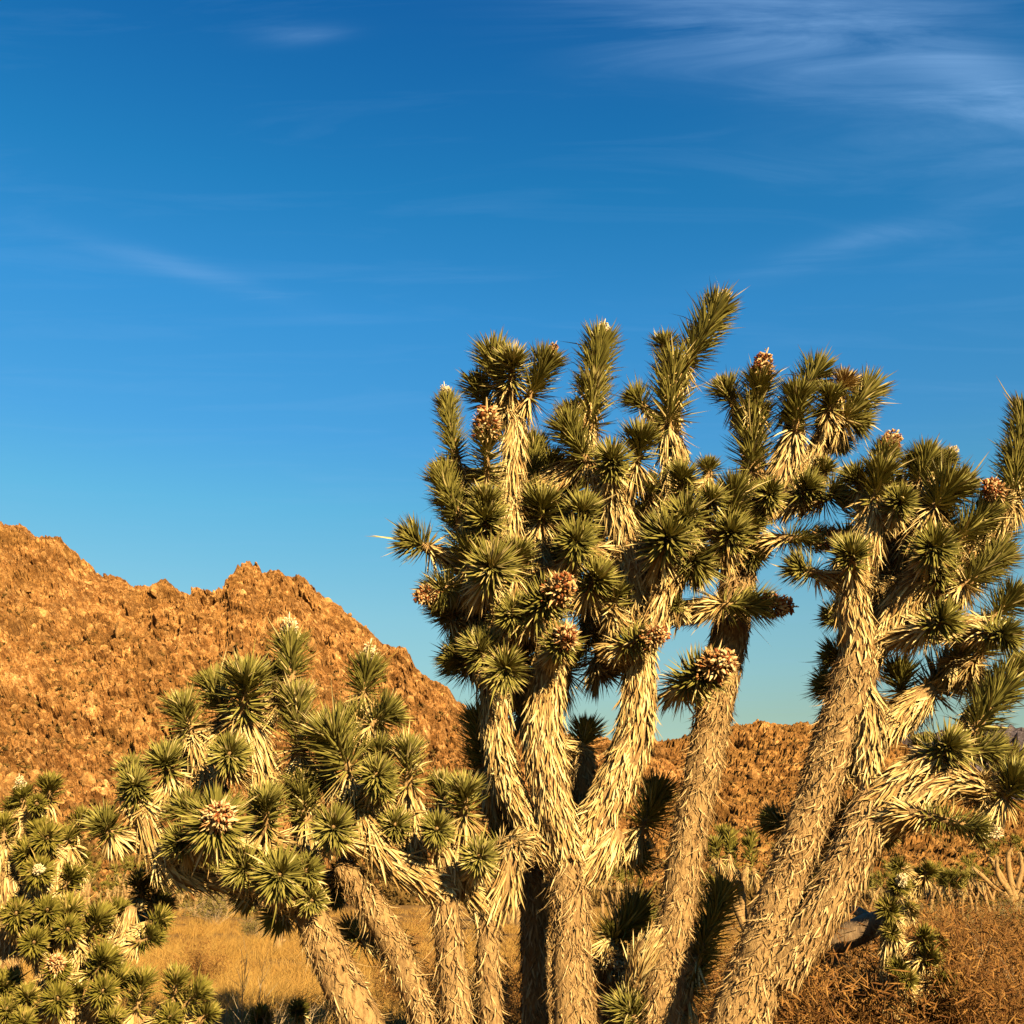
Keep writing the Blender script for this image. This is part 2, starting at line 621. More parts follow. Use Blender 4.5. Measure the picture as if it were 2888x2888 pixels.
def thatch(path, rad, per_m, len_lo, len_hi, ang_lo=8, ang_hi=26, width=0.0065, curl=0.12, gravity=0.25, rnd_shift=0.0, long=True, u0=0.0, u1=1.0):
    """reflexed dead leaves lying back down a limb; path runs from foot to tip"""
    tan, n1, n2 = frames(path)
    seg = np.concatenate([[0], np.cumsum(np.linalg.norm(np.diff(path, axis=0), axis=1))])
    tot = seg[-1]
    n = max(4, int(per_m * tot * (u1 - u0)))
    u = (u0 + (u1 - u0) * rng.random(n)) * tot
    f = np.interp(u, seg, np.arange(len(path)))
    i = np.clip(f.astype(int), 0, len(path) - 1)
    c = np.stack([np.interp(u, seg, path[:, k]) for k in range(3)], -1)
    r = np.interp(u, seg, rad)
    a = rng.random(n) * 2 * math.pi
    o = n1[i] * np.cos(a)[:, None] + n2[i] * np.sin(a)[:, None]
    ph = np.radians(ang_lo + (ang_hi - ang_lo) * rng.random(n) ** 1.5)[:, None]
    side = norm(np.cross(tan[i], o))
    D = -tan[i] * np.cos(ph) + o * np.sin(ph) + side * rng.normal(0, 0.16, n)[:, None]
    D = D + np.array([0, 0, -1.0]) * gravity * rng.random(n)[:, None]
    frac = u / tot
    L = (len_lo + (len_hi - len_lo) * frac) * rng.uniform(0.6, 1.2, n)
    W = width * rng.uniform(0.65, 1.3, n)
    bend = side * rng.normal(0, curl, n)[:, None] + o * rng.normal(-0.02, curl * 0.8, n)[:, None]
    return leaves(c + o * (r * 0.93)[:, None], D, o, L, W, bend, np.clip(rng.random(n) + rnd_shift, 0, 1), long=long)


def rosette_leaves(B, T, L, n=None, face=False, th_base=92, th_tip=8, width=0.0078, detail=True, droop=0.0, jitter=0.10):
    """green dagger leaves round a stem from B to T"""
    ax = T - B
    s = np.linalg.norm(ax)
    ax = ax / max(s, 1e-6)
    if n is None:
        n = int(np.clip(190 + 900 * s, 210, 620))
    ref = np.array([0, 0, 1.0]) if abs(ax[2]) < 0.8 else np.array([0, 1.0, 0])
    e1 = np.cross(ax, ref)
    e1 /= np.linalg.norm(e1)
    e2 = np.cross(ax, e1)
    n_tip = min(150, int(n * 0.6))
    n_st = n - n_tip
    # along the stem
    u = np.concatenate([(np.arange(n_st) + rng.random(n_st)) / max(n_st, 1), np.full(n_tip, 1.0)])
    mid = 80 if face else np.interp(s, [0.05, 0.12, 0.26], [74, 60, 47])
    th_s = np.interp(u[:n_st], [0, 0.18, 1.0], [th_base, mid + 10, min(mid, 46)])
    q = (np.arange(n_tip) + 0.5) / n_tip
    th_t = th_tip + (min(mid + 6, 70) - th_tip) * (1 - q) ** 0.75
    th = np.radians(np.concatenate([th_s, th_t]) + rng.normal(0, 5.5, n))
    a = np.arange(n) * 2.399963 + rng.normal(0, 0.12, n)
    o = e1 * np.cos(a)[:, None] + e2 * np.sin(a)[:, None]
    D = ax * np.cos(th)[:, None] + o * np.sin(th)[:, None]
    D = D + rng.normal(0, jitter * 0.8, (n, 3))
    back = np.where(u >= 1.0, -0.03 * np.concatenate([np.zeros(n_st), 1 - q]), 0)
    P = B + ax * (u * s + back)[:, None] + o * 0.014
    Ls = L * np.concatenate([np.interp(u[:n_st], [0, .3, 1], [0.86, 1.0, 1.0]), 1.0 - 0.35 * q ** 2]) * rng.uniform(0.74, 1.10, n)
    W = width * rng.uniform(0.8, 1.2, n)
    keep = rng.random(n) > 0.10 + 0.22 * (np.sin(a + rng.random() * 6.28) > 0.55) * (u < 0.6)
    odd = (rng.random(n) < 0.07)[:, None]
    bend = ax[None] * rng.normal(0.04, 0.07, n)[:, None] + odd * rng.normal(0, 0.3, (n, 3)) + np.array([0, 0, -1.0]) * droop * rng.random(n)[:, None]
    up = ax[None] + 0.001
    rr = rng.random(n)
    rr = np.clip(rr * 0.82 + rng.normal(0.06, 0.07) + 0.10 * (th < 0.8) + 0.3 * odd[:, 0], 0, 1)
    O = np.broadcast_to(up, (n, 3)) - D * 0.02
    kk = keep
    return leaves(P[kk], D[kk], O[kk], Ls[kk], W[kk], bend[kk], rr[kk], roll=rng.normal(0, 0.3, int(kk.sum())), long=detail)


def skirt_leaves(B, ax, L, n, depth, spread=(86, 168)):
    """dead leaves folding down beneath a living rosette"""
    ref = np.array([0, 0, 1.0]) if abs(ax[2]) < 0.8 else np.array([0, 1.0, 0])
    e1 = np.cross(ax, ref)
    e1 /= np.linalg.norm(e1)
    e2 = np.cross(ax, e1)
    u = rng.random(n)
    a = rng.random(n) * 2 * math.pi
    o = e1 * np.cos(a)[:, None] + e2 * np.sin(a)[:, None]
    th = np.radians(spread[0] + (spread[1] - spread[0]) * np.sqrt(u) + rng.normal(0, 9, n))
    D = ax * np.cos(th)[:, None] + o * np.sin(th)[:, None]
    D = D + np.array([0, 0, -0.4]) * rng.random(n)[:, None]
    P = B - ax * (u * depth)[:, None] + o * 0.022
    bend = np.array([0, 0, -1.0]) * rng.uniform(0.0, 0.22, n)[:, None] + rng.normal(0, 0.06, (n, 3))
    return leaves(P, D, np.broadcast_to(ax, (n, 3)) + o * 0.3, L * rng.uniform(0.65, 1.1, n), 0.0075 * rng.uniform(0.7, 1.2, n), bend, np.clip(rng.random(n) + 0.12, 0, 1))


def pods(center, ax, size, n, kind='pod', stalk=True):
    """dried fruit capsules and bracts heaped round an old flower stalk"""
    g = Geo()
    ref = np.array([0, 0, 1.0]) if abs(ax[2]) < 0.8 else np.array([0, 1.0, 0])
    e1 = np.cross(ax, ref)
    e1 /= np.linalg.norm(e1)
    e2 = np.cross(ax, e1)
    u = rng.random(n) ** 0.8
    rad = size * (0.55 * np.sqrt(1 - 0.75 * u)) * np.sqrt(rng.random(n))
    a = rng.random(n) * 2 * math.pi
    o = e1 * np.cos(a)[:, None] + e2 * np.sin(a)[:, None]
    c = center + ax * ((u - 0.35) * size * 1.1)[:, None] + o * rad[:, None]
    d = norm(o + ax * rng.normal(0.3, 0.5, n)[:, None] + rng.normal(0, 0.4, (n, 3)))
    s1 = norm(np.cross(d, rng.normal(0, 1, (n, 3))))
    s2 = np.cross(d, s1)
    ln = size * 0.085 * rng.uniform(0.6, 1.3, n)[:, None]
    w = ln * rng.uniform(0.4, 0.6, n)[:, None]
    # six-sided capsule: two rings and two points
    V = [c - d * ln]
    for z, k in ((-0.45, 0.85), (0.35, 1.0)):
        for j in range(5):
            t = j * 2 * math.pi / 5 + (0.6 if z > 0 else 0)
            V.append(c + d * ln * z + (s1 * math.cos(t) + s2 * math.sin(t)) * w * k)
    V.append(c + d * ln * 1.1)
    V = np.stack(V, 1)
    tri = []
    for j in range(5):
        k = (j + 1) % 5
        tri += [(0, 1 + k, 1 + j), (1 + j, 1 + k, 6 + j), (1 + k, 6 + k, 6 + j), (6 + j, 6 + k, 11)]
    T = (np.array(tri)[None] + (np.arange(n) * 12)[:, None, None]).reshape(-1, 3)
    C = np.zeros((n, 12, 4))
    C[:, :, 0] = rng.random(n)[:, None]
    C[:, :, 1] = 0.5
    g.add(V.reshape(-1, 3), T, C.reshape(-1, 4))
    # papery bracts
    m = int(n * 0.7)
    o2 = norm(rng.normal(0, 1, (m, 3)) + ax * 0.3)
    g.add(*leaves(center + o2 * size * 0.25, o2, np.broadcast_to(ax, (m, 3)) + 0.01, size * rng.uniform(0.2, 0.42, m), size * 0.05 * rng.uniform(0.7, 1.4, m), rng.normal(0, 0.25, (m, 3)), rng.uniform(0.5, 1, m), long=False))
    if stalk:
        p = np.array([center - ax * size * 0.6, center + ax * size * 0.3, center + ax * size * 1.0 + rng.normal(0, size * .05, 3)])
        pp, rr = smooth_path(p, [size * .09, size * .06, size * .02], size * 0.15)
        V, T = tube(pp, rr, 6, 0.1)
        C = np.zeros((len(V), 4))
        C[:, 0] = 0.8
        C[:, 1] = 0.5
        g.add(V, T, C)
        m = 12
        tt = rng.uniform(0.3, 0.95, m)
        o3 = norm(rng.normal(0, 1, (m, 3)))
        g.add(*leaves(center + ax * (tt * size)[:, None], o3 + ax * 0.5, np.broadcast_to(ax, (m, 3)) + .01, size * rng.uniform(0.1, 0.3, m) * (1.2 - tt), np.full(m, size * 0.03), None, rng.uniform(.5, 1, m), long=False))
    return g


# ------------------------------------------------------------------ tree builder
FR = {'s': (0, 0, 1.0), 'c1': (1050, 750, .3882), 'c2': (1750, 750, .3882), 'c3': (2200, 1050, .3561), 'c4': (1100, 1400, .3623),
      'c5': (1700, 1400, .3623), 'c6': (2188, 1700, .3623), 'd2': (0, 2088, .4141), 'd3': (300, 1700, .3623), 'd4': (750, 1700, .3623),
      'd5': (600, 2200, .3561), 'd6': (1200, 2188, .3623), 'd7': (1800, 2100, .4079), 'd8': (2288, 2288, .5495)}


def P3(fr, x, y, Y):
    a, b, s = FR[fr]
    return px(a + x * s, b + y * s, Y)


def ppm(fr, y, Y):
    """pixels of the photograph per metre at that height and distance"""
    a, b, s = FR[fr]
    bb = (SRC / 2 - (b + y * s)) / F
    return F / (Y / (CP - bb * SP))


class Tree:
    def __init__(self, name, label, Y0, base, green='green', detail=True, thin=1.0, k=1.0):
        self.Y0 = Y0
        self.k = k
        self.root = empty(name, base)
        tag(self.root, label, 'tree', 'joshua trees standing close to the camera')
        self.base = np.array(base, float)
        self.skel = []           # (points, tangents, part object)
        self.green = green
        self.detail = detail
        self.thin = thin

    def limb(self, fr, pts, style='stub', name='limb', per_m=None, **kw):
        """pts: (x, y, dz toward camera, radius in frame pixels); last is the tip"""
        W, R = [], []
        for x, y, dz, r in pts:
            Y = self.Y0 - dz
            W.append(P3(fr, x, y, Y))
            R.append(r * FR[fr][2] / ppm(fr, y, Y))
        return self.limb_world(W, R, style, name, per_m, **kw)

    def limb_world(self, W, R, style='stub', name='limb', per_m=None, **kw):
        path, rad = smooth_path(W, R)
        V, T = tube(path, rad * 0.9, 22, 0.09, int(rng.integers(99)))
        o = obj(name, mesh_from(name, V - self.base, T, None, True), M['bark'], self.root)
        g = Geo()
        rm = float(np.mean(rad))
        pm = per_m if per_m else 0
        k = self.k
        if style == 'stub':       # old weathered trunk: short curling stubs over bare bark
            g.add(*thatch(path, rad, (pm or 9500 * rm) * self.thin / k, 0.022 * k, 0.050 * k, 3, 36, 0.0046 * k, 0.75, 0.05, -0.05, long=True, **kw))
            g.add(*thatch(path, rad, 2600 * rm * self.thin / k, 0.06 * k, 0.12 * k, 3, 30, 0.0042 * k, 0.6, 0.25, 0.15, **kw))
            mat = 'stub'
        elif style == 'mid':
            g.add(*thatch(path, rad, (pm or 10500 * rm) * self.thin / k, 0.035 * k, 0.085 * k, 4, 28, 0.0056 * k, 0.42, 0.12, 0.0, **kw))
            g.add(*thatch(path, rad, 2400 * rm * self.thin / k, 0.09 * k, 0.16 * k, 4, 26, 0.0055 * k, 0.22, 0.3, 0.2, **kw))
            mat = 'stub'
        else:                     # younger limb thatched with long straw
            g.add(*thatch(path, rad, (pm or 9200 * rm) * self.thin / k, 0.075 * k, 0.20 * k, 4, 24, 0.0072 * k, 0.10, 0.2, 0.05, **kw))
            g.add(*thatch(path, rad, 1100 * rm * self.thin / k, 0.11 * k, 0.18 * k, 18, 48, 0.0066 * k, 0.15, 0.35, 0.15, **kw))
            mat = 'straw'
        if g.n:
            obj('dead_leaf_thatch', self.local(g, 'dead_leaf_thatch'), M[mat], o)
        self.skel.append((path, o))
        return path

    def local(self, g, name):
        V = np.concatenate(g.V) - self.base
        return mesh_from(name, V, np.concatenate(g.T), np.concatenate(g.C))

    def rosette(self, fr, bx, by, tx, ty, r, dz=0.0, tilt=0.0, pod=None, skirt=1.0, back=None, n=None, droop=0.0, th=100, Lmul=None, attach=True, dry=False):
        Yb = self.Y0 - dz
        Yt = Yb - tilt
        B = P3(fr, bx, by, Yb)
        T = P3(fr, tx, ty, Yt)
        Lmul = Lmul or (1.06 if tilt > 0.09 * self.k else 1.36)
        L = r * FR[fr][2] / ppm(fr, by, Yb) * Lmul
        ax = T - B
        s = np.linalg.norm(ax)
        ax = ax / s
        # stem back to the tree
        best = None
        for path, o in self.skel:
            d = np.linalg.norm(path - B, axis=1) + 2.2 * np.maximum(0, path[:, 2] - B[2] + 0.06)
            d = d + 0.5 * np.maximum(0, (path - B) @ ax)
            i = int(np.argmin(d))
            if best is None or d[i] < best[0]:
                best = (d[i], path[i], i, path)
        Q = best[1]
        D = np.linalg.norm(B - Q)
        c2 = B - ax * min(0.45 * D, 0.25)
        c1 = Q + (c2 - Q) * 0.3 + np.array([0, 0, 0.10 * D])
        t = np.linspace(0, 1, 7)[:, None]
        bez = (1 - t) ** 3 * Q + 3 * t * (1 - t) ** 2 * c1 + 3 * t * t * (1 - t) * c2 + t ** 3 * B
        rr = np.interp(t[:, 0], [0, 1], [0.042, 0.034]) * self.k
        core = np.concatenate([bez, [B + ax * s * 0.5, T]])
        rad = np.concatenate([rr, [0.022 * self.k, 0.009 * self.k]])
        path, rad = smooth_path(core, rad, 0.04)
        V, Tt = tube(path, rad, 9, 0.1, int(rng.integers(99)))
        br = obj('branch', mesh_from('branch', V - self.base, Tt, None, True), M['bark'], self.root)
        nb = int(len(path) * D / max(D + s, 1e-6))
        self.skel.append((path[: max(nb, 2)], br))
        g = Geo()
        g.add(*rosette_leaves(B, T, L, n, th_base=th, detail=self.detail, droop=droop, face=tilt > 0.09 * self.k, width=0.0079 * (L / 0.2) ** 0.5 * (1.0 if self.detail else 1.35)))
        obj('leaf_rosette', self.local(g, 'leaf_rosette'), M['straw' if dry else self.green], br)
        g = Geo()
        if skirt > 0:
            g.add(*skirt_leaves(B, ax, L * 0.92, int(rng.uniform(80, 140) * skirt), min(0.14, 0.5 * D) + 0.03))
        if D > 0.06:
            sub = path[: max(nb, 3)]
            g.add(*thatch(sub, rad[: len(sub)] + 0.006 * self.k, 600 * self.thin / self.k, 0.13 * self.k, 0.19 * self.k, 6, 30, 0.0064 * self.k, 0.12, 0.3, 0.05))
        if g.n:
            obj('dead_leaf_skirt', self.local(g, 'dead_leaf_skirt'), M['straw'], br)
        if pod:
            kind, size, stalk = pod
            size = size * FR[fr][2] / ppm(fr, by, Yb)
            g = pods(T + ax * L * 0.50, ax, size, 230 if kind == 'pod' else 130, kind, stalk)
            obj('seed_cluster' if kind == 'pod' else 'dried_flower_head', self.local(g, 'seed_cluster'), M[kind], br)['kind'] = 'stuff'
        return B, T


def ground_foot(tree, fr, pts, flare=1.2):
    """extend a trunk's lowest two points straight down to the ground"""
    (x0, y0, d0, r0), (x1, y1, d1, r1) = pts[0], pts[1]
    A = P3(fr, x0, y0, tree.Y0 - d0)
    Bq = P3(fr, x1, y1, tree.Y0 - d1)
    d = A - Bq
    t = (A[2] + 0.06) / max(-d[2], 1e-3)
    G = A + d * t
    W = [G] + [P3(fr, x, y, tree.Y0 - dz) for x, y, dz, r in pts]
    R = [r * FR[fr][2] / ppm(fr, y, tree.Y0 - dz) for x, y, dz, r in pts]
    return W, [R[0] * flare] + R


# ------------------------------------------------------------------ the setting: ground, hills, far range
def ground_height(x, y):
    p = np.stack([x * 0.05, y * 0.05, 0 * x], -1)
    q = np.stack([x * 0.4, y * 0.4, 0 * x], -1)
    h = fbm(p, 3, 3) * 0.25 * np.clip((y - 9) / 25, 0, 1) + fbm(q, 2, 9) * 0.05
    return h


def build_ground():
    ys = np.concatenate([np.linspace(-60, 6, 14), np.linspace(7, 60, 150), np.geomspace(61, 400, 70), np.geomspace(420, 12000, 24)])
    us = np.linspace(-1, 1, 150)
    Y, U = np.meshgrid(ys, us, indexing='ij')
    X = U * (60 + np.abs(Y) * 0.9)
    Z = ground_height(X, Y) * np.clip(1.5 - Y / 400, 0, 1)
    Z = np.where(Y > 300, Z - (Y - 300) * 0.0005, Z)
    V = np.stack([X, Y, Z], -1).reshape(-1, 3)
    n, m = Y.shape
    i = (np.arange(n - 1)[:, None] * m + np.arange(m - 1)[None]).ravel()
    T = np.concatenate([np.stack([i, i + 1, i + m + 1], -1), np.stack([i, i + m + 1, i + m], -1)])
    o = obj('ground', mesh_from('ground', V, T, None, True), M['ground'])
    o['kind'] = 'structure'


build_ground()


def build_hill(name, prof, R, Rb, cols, rows, x0, x1, mat, seed, amp, cellsize, concave, zb=-1.0):
    """a rocky hill: ridge line at distance R, foot at Rb, broken into blocks and gullies"""
    xs = np.linspace(x0, x1, cols)
    pxs, pys = zip(*prof)
    ridge = px(xs, np.interp(xs, pxs, pys), R)
    s = np.concatenate([np.linspace(0, 1, rows), 1 + np.linspace(0.01, 0.35, 16)])
    S = s[:, None]
    z_r = ridge[None, :, 2]
    k = np.where(S <= 1, S, 1)
    Yd = Rb + (R - Rb) * S
    frac = concave * k ** 2 + (1 - concave) * k
    Z = zb + (z_r - zb) * frac - np.where(S > 1, (S - 1) * (R - Rb) * 0.8, 0)
    X = ridge[None, :, 0] * Yd / R
    V = np.stack([X, Yd + 0 * X, Z], -1)
    d = np.array([-0.12, -0.78, 0.62])
    q = V / cellsize
    lo = np.clip(S * 1.6 - 0.05, 0, 1) ** 0.8
    gully = fbm(V * np.array([0.020, 0.006, 0.008]), 3, seed) * amp * 2.6
    big = fbm(V * 0.03, 4, seed + 31, ridged=True) * amp * 1.2
    q2 = q + 0.35 * np.stack([fbm(q * 1.3, 2, seed + 61), fbm(q * 1.3, 2, seed + 62), fbm(q * 1.3, 2, seed + 63)], -1)
    f1, f2, c = worley(q2 * np.array([1.0, 0.8, 0.62]), seed + 7)
    block = (c - 0.5) * amp * 0.75 + np.clip((f2 - f1) * 3.0, 0, 1) * amp * 0.33
    f1b, f2b, cb = worley(q2 * 2.7, seed + 11)
    small = (cb - 0.5) * amp * 0.42 + np.clip((f2b - f1b) * 3.5, 0, 1) * amp * 0.16
    f1c, f2c, cc = worley(q * 6.5, seed + 15)
    fine = fbm(V * (4.5 / cellsize), 3, seed + 5) * amp * 0.08 + ((cc - 0.5) * 0.26 + np.clip((f2c - f1c) * 3, 0, 1) * 0.14) * amp
    edge = np.clip((1 - np.abs(S - 1) * 14), 0, 1)
    mask = 0.22 + 0.85 * np.clip(fbm(V * 0.018, 3, seed + 77) * 2.2 + 0.45 + (S - 0.5) * 0.9, 0, 1)
    f1d, f2d, cd = worley((q2 * 0.42 + 5.3) * np.array([1.0, 0.8, 0.55]), seed + 23)
    outc = np.clip(fbm(V * 0.022, 3, seed + 88) * 3.0 + 0.15 + (S - 0.6) * 1.2, 0, 1)
    crag = ((cd - 0.5) * 2.0 + np.clip((f2d - f1d) * 2.5, 0, 1) * 0.8) * amp * outc * np.clip(S * 3, 0, 1) * (1 - edge * 0.45)
    disp = crag + (gully * (1 - edge * 0.85) + big * (1 - edge * 0.6)) * lo + (block + small) * mask * np.clip(S * 4, 0.1, 1) + fine
    V = V + d * disp[..., None]
    n, m = V.shape[:2]
    i = (np.arange(n - 1)[:, None] * m + np.arange(m - 1)[None]).ravel()
    T = np.concatenate([np.stack([i, i + 1, i + m + 1], -1), np.stack([i, i + m + 1, i + m], -1)])
    o = obj(name, mesh_from(name, V.reshape(-1, 3), T, None, False), mat)
    o['kind'] = 'structure'
    return o, V[:rows]


LEFT = [(-900, 1380), (-500, 1400), (-250, 1440), (-80, 1470), (0, 1481), (17, 1485), (37, 1491), (75, 1493), (112, 1527), (157, 1535), (182, 1541), (203, 1568), (230, 1587), (238, 1599), (273, 1611), (306, 1628), (344, 1636),
        (381, 1651), (406, 1659), (435, 1661), (460, 1647), (480, 1657), (534, 1678), (542, 1661), (571, 1661), (588, 1686), (633, 1690), (662, 1665), (687, 1628), (704, 1616), (733, 1618), (745, 1634),
        (800, 1632), (845, 1648), (880, 1668), (906, 1700), (935, 1729), (967, 1733), (1003, 1762), (1040, 1787), (1076, 1819), (1098, 1841), (1134, 1845), (1159, 1859), (1177, 1903), (1213, 1935),
        (1228, 1950), (1271, 1953), (1286, 1979), (1315, 1993), (1322, 2026), (1400, 2056), (1600, 2084), (1830, 2088), (1870, 2091), (1960, 2130), (2200, 2240), (2500, 2400)]
RIGHT = [(1650, 2300), (1760, 2200), (1840, 2130), (1892, 2104), (1924, 2088), (2062, 2070), (2123, 2062), (2170, 2059), (2243, 2052), (2279, 2050), (2297, 2054), (2420, 2068), (2500, 2088), (2568, 2130), (2650, 2200), (2780, 2250), (2900, 2290), (3300, 2400)]
FAR = [(1200, 2200), (1800, 2160), (2300, 2110), (2520, 2092), (2600, 2088), (2700, 2078), (2840, 2060), (2888, 2064), (3000, 2075), (3200, 2050), (3500, 2110), (4200, 2180)]
hill_left, LV = build_hill('rocky_hill_left', LEFT, 460, 190, 860, 420, -320, 1990, M['rock'], 3, 5.0, 8.5, 0.45)
hill_right, RV = build_hill('rocky_hill_right', RIGHT, 400, 170, 440, 230, 1640, 3200, M['rock_right'], 41, 3.0, 5.0, 0.55)
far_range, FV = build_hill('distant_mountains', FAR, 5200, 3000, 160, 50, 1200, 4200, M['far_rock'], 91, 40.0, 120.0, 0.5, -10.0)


def icorock(seed, squash):
    import bmesh
    bm = bmesh.new()
    bmesh.ops.create_icosphere(bm, subdivisions=2, radius=1.0)
    for v in bm.verts:
        p = np.array(v.co)
        k = 1 + 0.35 * float(vnoise(p * 1.4 + seed * 3.1, seed)) + 0.12 * float(vnoise(p * 4 + seed, seed + 9))
        q = p * k
        q = np.round(q * 2.6) / 2.6 * 0.35 + q * 0.65
        v.co = q * np.array(squash)
    me = bpy.data.meshes.new('boulder')
    bm.to_mesh(me)
    bm.free()
    me.materials.append(M['boulder'])
    return me


ROCKS = [icorock(i, (1, .8, .7 + .35 * (i % 3))) for i in range(6)]
rnd = random.Random(5)


def scatter_boulders(parent, V, count, smin, smax, srange, xr):
    n, m = V.shape[:2]
    for k in range(count):
        i = int(n * rnd.uniform(*srange))
        j = int(m * rnd.uniform(*xr))
        s = (smin + (smax - smin) * rnd.random() ** 3) * (0.35 + 0.65 * i / n)
        o = obj('boulder', ROCKS[k % 6], None, parent)
        p = V[i, j]
        o.location = (p[0], p[1] - s * 0.15, p[2] + s * 0.1)
        o.scale = (s, s, s * rnd.uniform(.8, 1.3))
        o.rotation_euler = (rnd.uniform(-.5, .5), rnd.uniform(-.5, .5), rnd.uniform(0, 6.28))


scatter_boulders(hill_left, LV, 240, 1.0, 3.4, (0.10, 0.98), (0.18, 0.66))
scatter_boulders(hill_right, RV, 90, 0.7, 2.0, (0.10, 0.97), (0.10, 0.62))


def scrub_on(parent, V, count, size, srange, xr, seed):
    """low dark desert scrub dotting the slope"""
    g = Geo()
    r = np.random.default_rng(seed)
    n, m = V.shape[:2]
    i = (n * (srange[0] + (srange[1] - srange[0]) * r.random(count) ** 1.4)).astype(int)
    j = (m * r.uniform(xr[0], xr[1], count)).astype(int)
    c = V[i, j]
    k = 9
    P = np.repeat(c, k, 0)
    s = np.repeat(size * r.uniform(0.5, 1.4, count), k)
    D = norm(r.normal(0, 1, (count * k, 3)) * np.array([1, 1, 0.6]) + np.array([0, 0, 0.55]))
    g.add(*leaves(P, D, r.normal(0, 1, D.shape), s, s * 0.24, None, np.repeat(r.random(count), k), long=False))
    o = obj('hillside_scrub', g.mesh('hillside_scrub'), M['scrub'], parent)
    o['kind'] = 'stuff'


scrub_on(hill_left, LV, 3200, 0.95, (0.0, 0.75), (0.15, 0.85), 4)
scrub_on(hill_left, LV, 1500, 1.5, (0.0, 0.14), (0.10, 0.9), 14)
scrub_on(hill_right, RV, 900, 1.3, (0.0, 0.14), (0.0, 0.9), 15)
scrub_on(hill_right, RV, 1700, 0.8, (0.0, 0.85), (0.0, 0.9), 5)

# ------------------------------------------------------------------ near trees
# --- tall tree in the middle: one trunk forking into three shaggy limbs
YA = 7.2
A = Tree('joshua_tree', 'tall joshua tree whose single upright trunk forks into three shaggy limbs at picture centre', YA, px(1622, 3270, YA) * np.array([1, 1, 0]))
pts = [(1622, 2888, 0, 66), (1612, 2700, 0, 58), (1610, 2560, 0, 57), (1606, 2440, 0, 62), (1600, 2375, 0, 56)]
W, R = ground_foot(A, 's', pts)
A.limb_world(W, R, 'stub', 'trunk')
A.limb('s', [(1595, 2470, 0.02, 34), (1500, 2345, 0.02, 34), (1430, 2200, 0.0, 38), (1405, 2090, 0.0, 41), (1398, 1970, 0, 43), (1405, 1850, 0.0, 42), (1420, 1720, 0.0, 36), (1430, 1560, 0.02, 34), (1440, 1380, 0.05, 30), (1457, 1190, 0.05, 24)], 'long')
A.limb('s', [(1604, 2420, 0.05, 50), (1570, 2300, 0.06, 52), (1540, 2160, 0.06, 58), (1533, 2050, 0.06, 56), (1545, 1930, 0.05, 46), (1545, 1800, 0.0, 38), (1520, 1660, -0.05, 34), (1510, 1500, -0.1, 32), (1540, 1380, -0.1, 30), (1640, 1300, -0.05, 28)], 'long')
A.limb('s', [(1625, 2430, -0.02, 50), (1690, 2300, -0.05, 50), (1750, 2180, -0.05, 55), (1790, 2060, -0.05, 52), (1803, 1930, -0.05, 46), (1800, 1800, -0.05, 38), (1785, 1700, -0.03, 42), (1775, 1580, 0.0, 42), (1740, 1420, 0.05, 38), (1722, 1340, 0.08, 26)], 'long')
A.limb('s', [(1795, 1850, -0.05, 34), (1850, 1745, 0.05, 42), (1895, 1610, 0.1, 42), (1915, 1500, 0.0, 34), (1905, 1380, -0.05, 32), (1900, 1240, -0.05, 28)], 'long')
A.limb('s', [(1640, 2440, -0.3, 34), (1648, 2300, -0.48, 36), (1645, 2200, -0.5, 34), (1645, 2120, -0.55, 26)], 'mid')
A.limb('s', [(1655, 2480, 0.05, 22), (1690, 2430, 0.05, 32), (1740, 2350, 0.0, 30)], 'long')
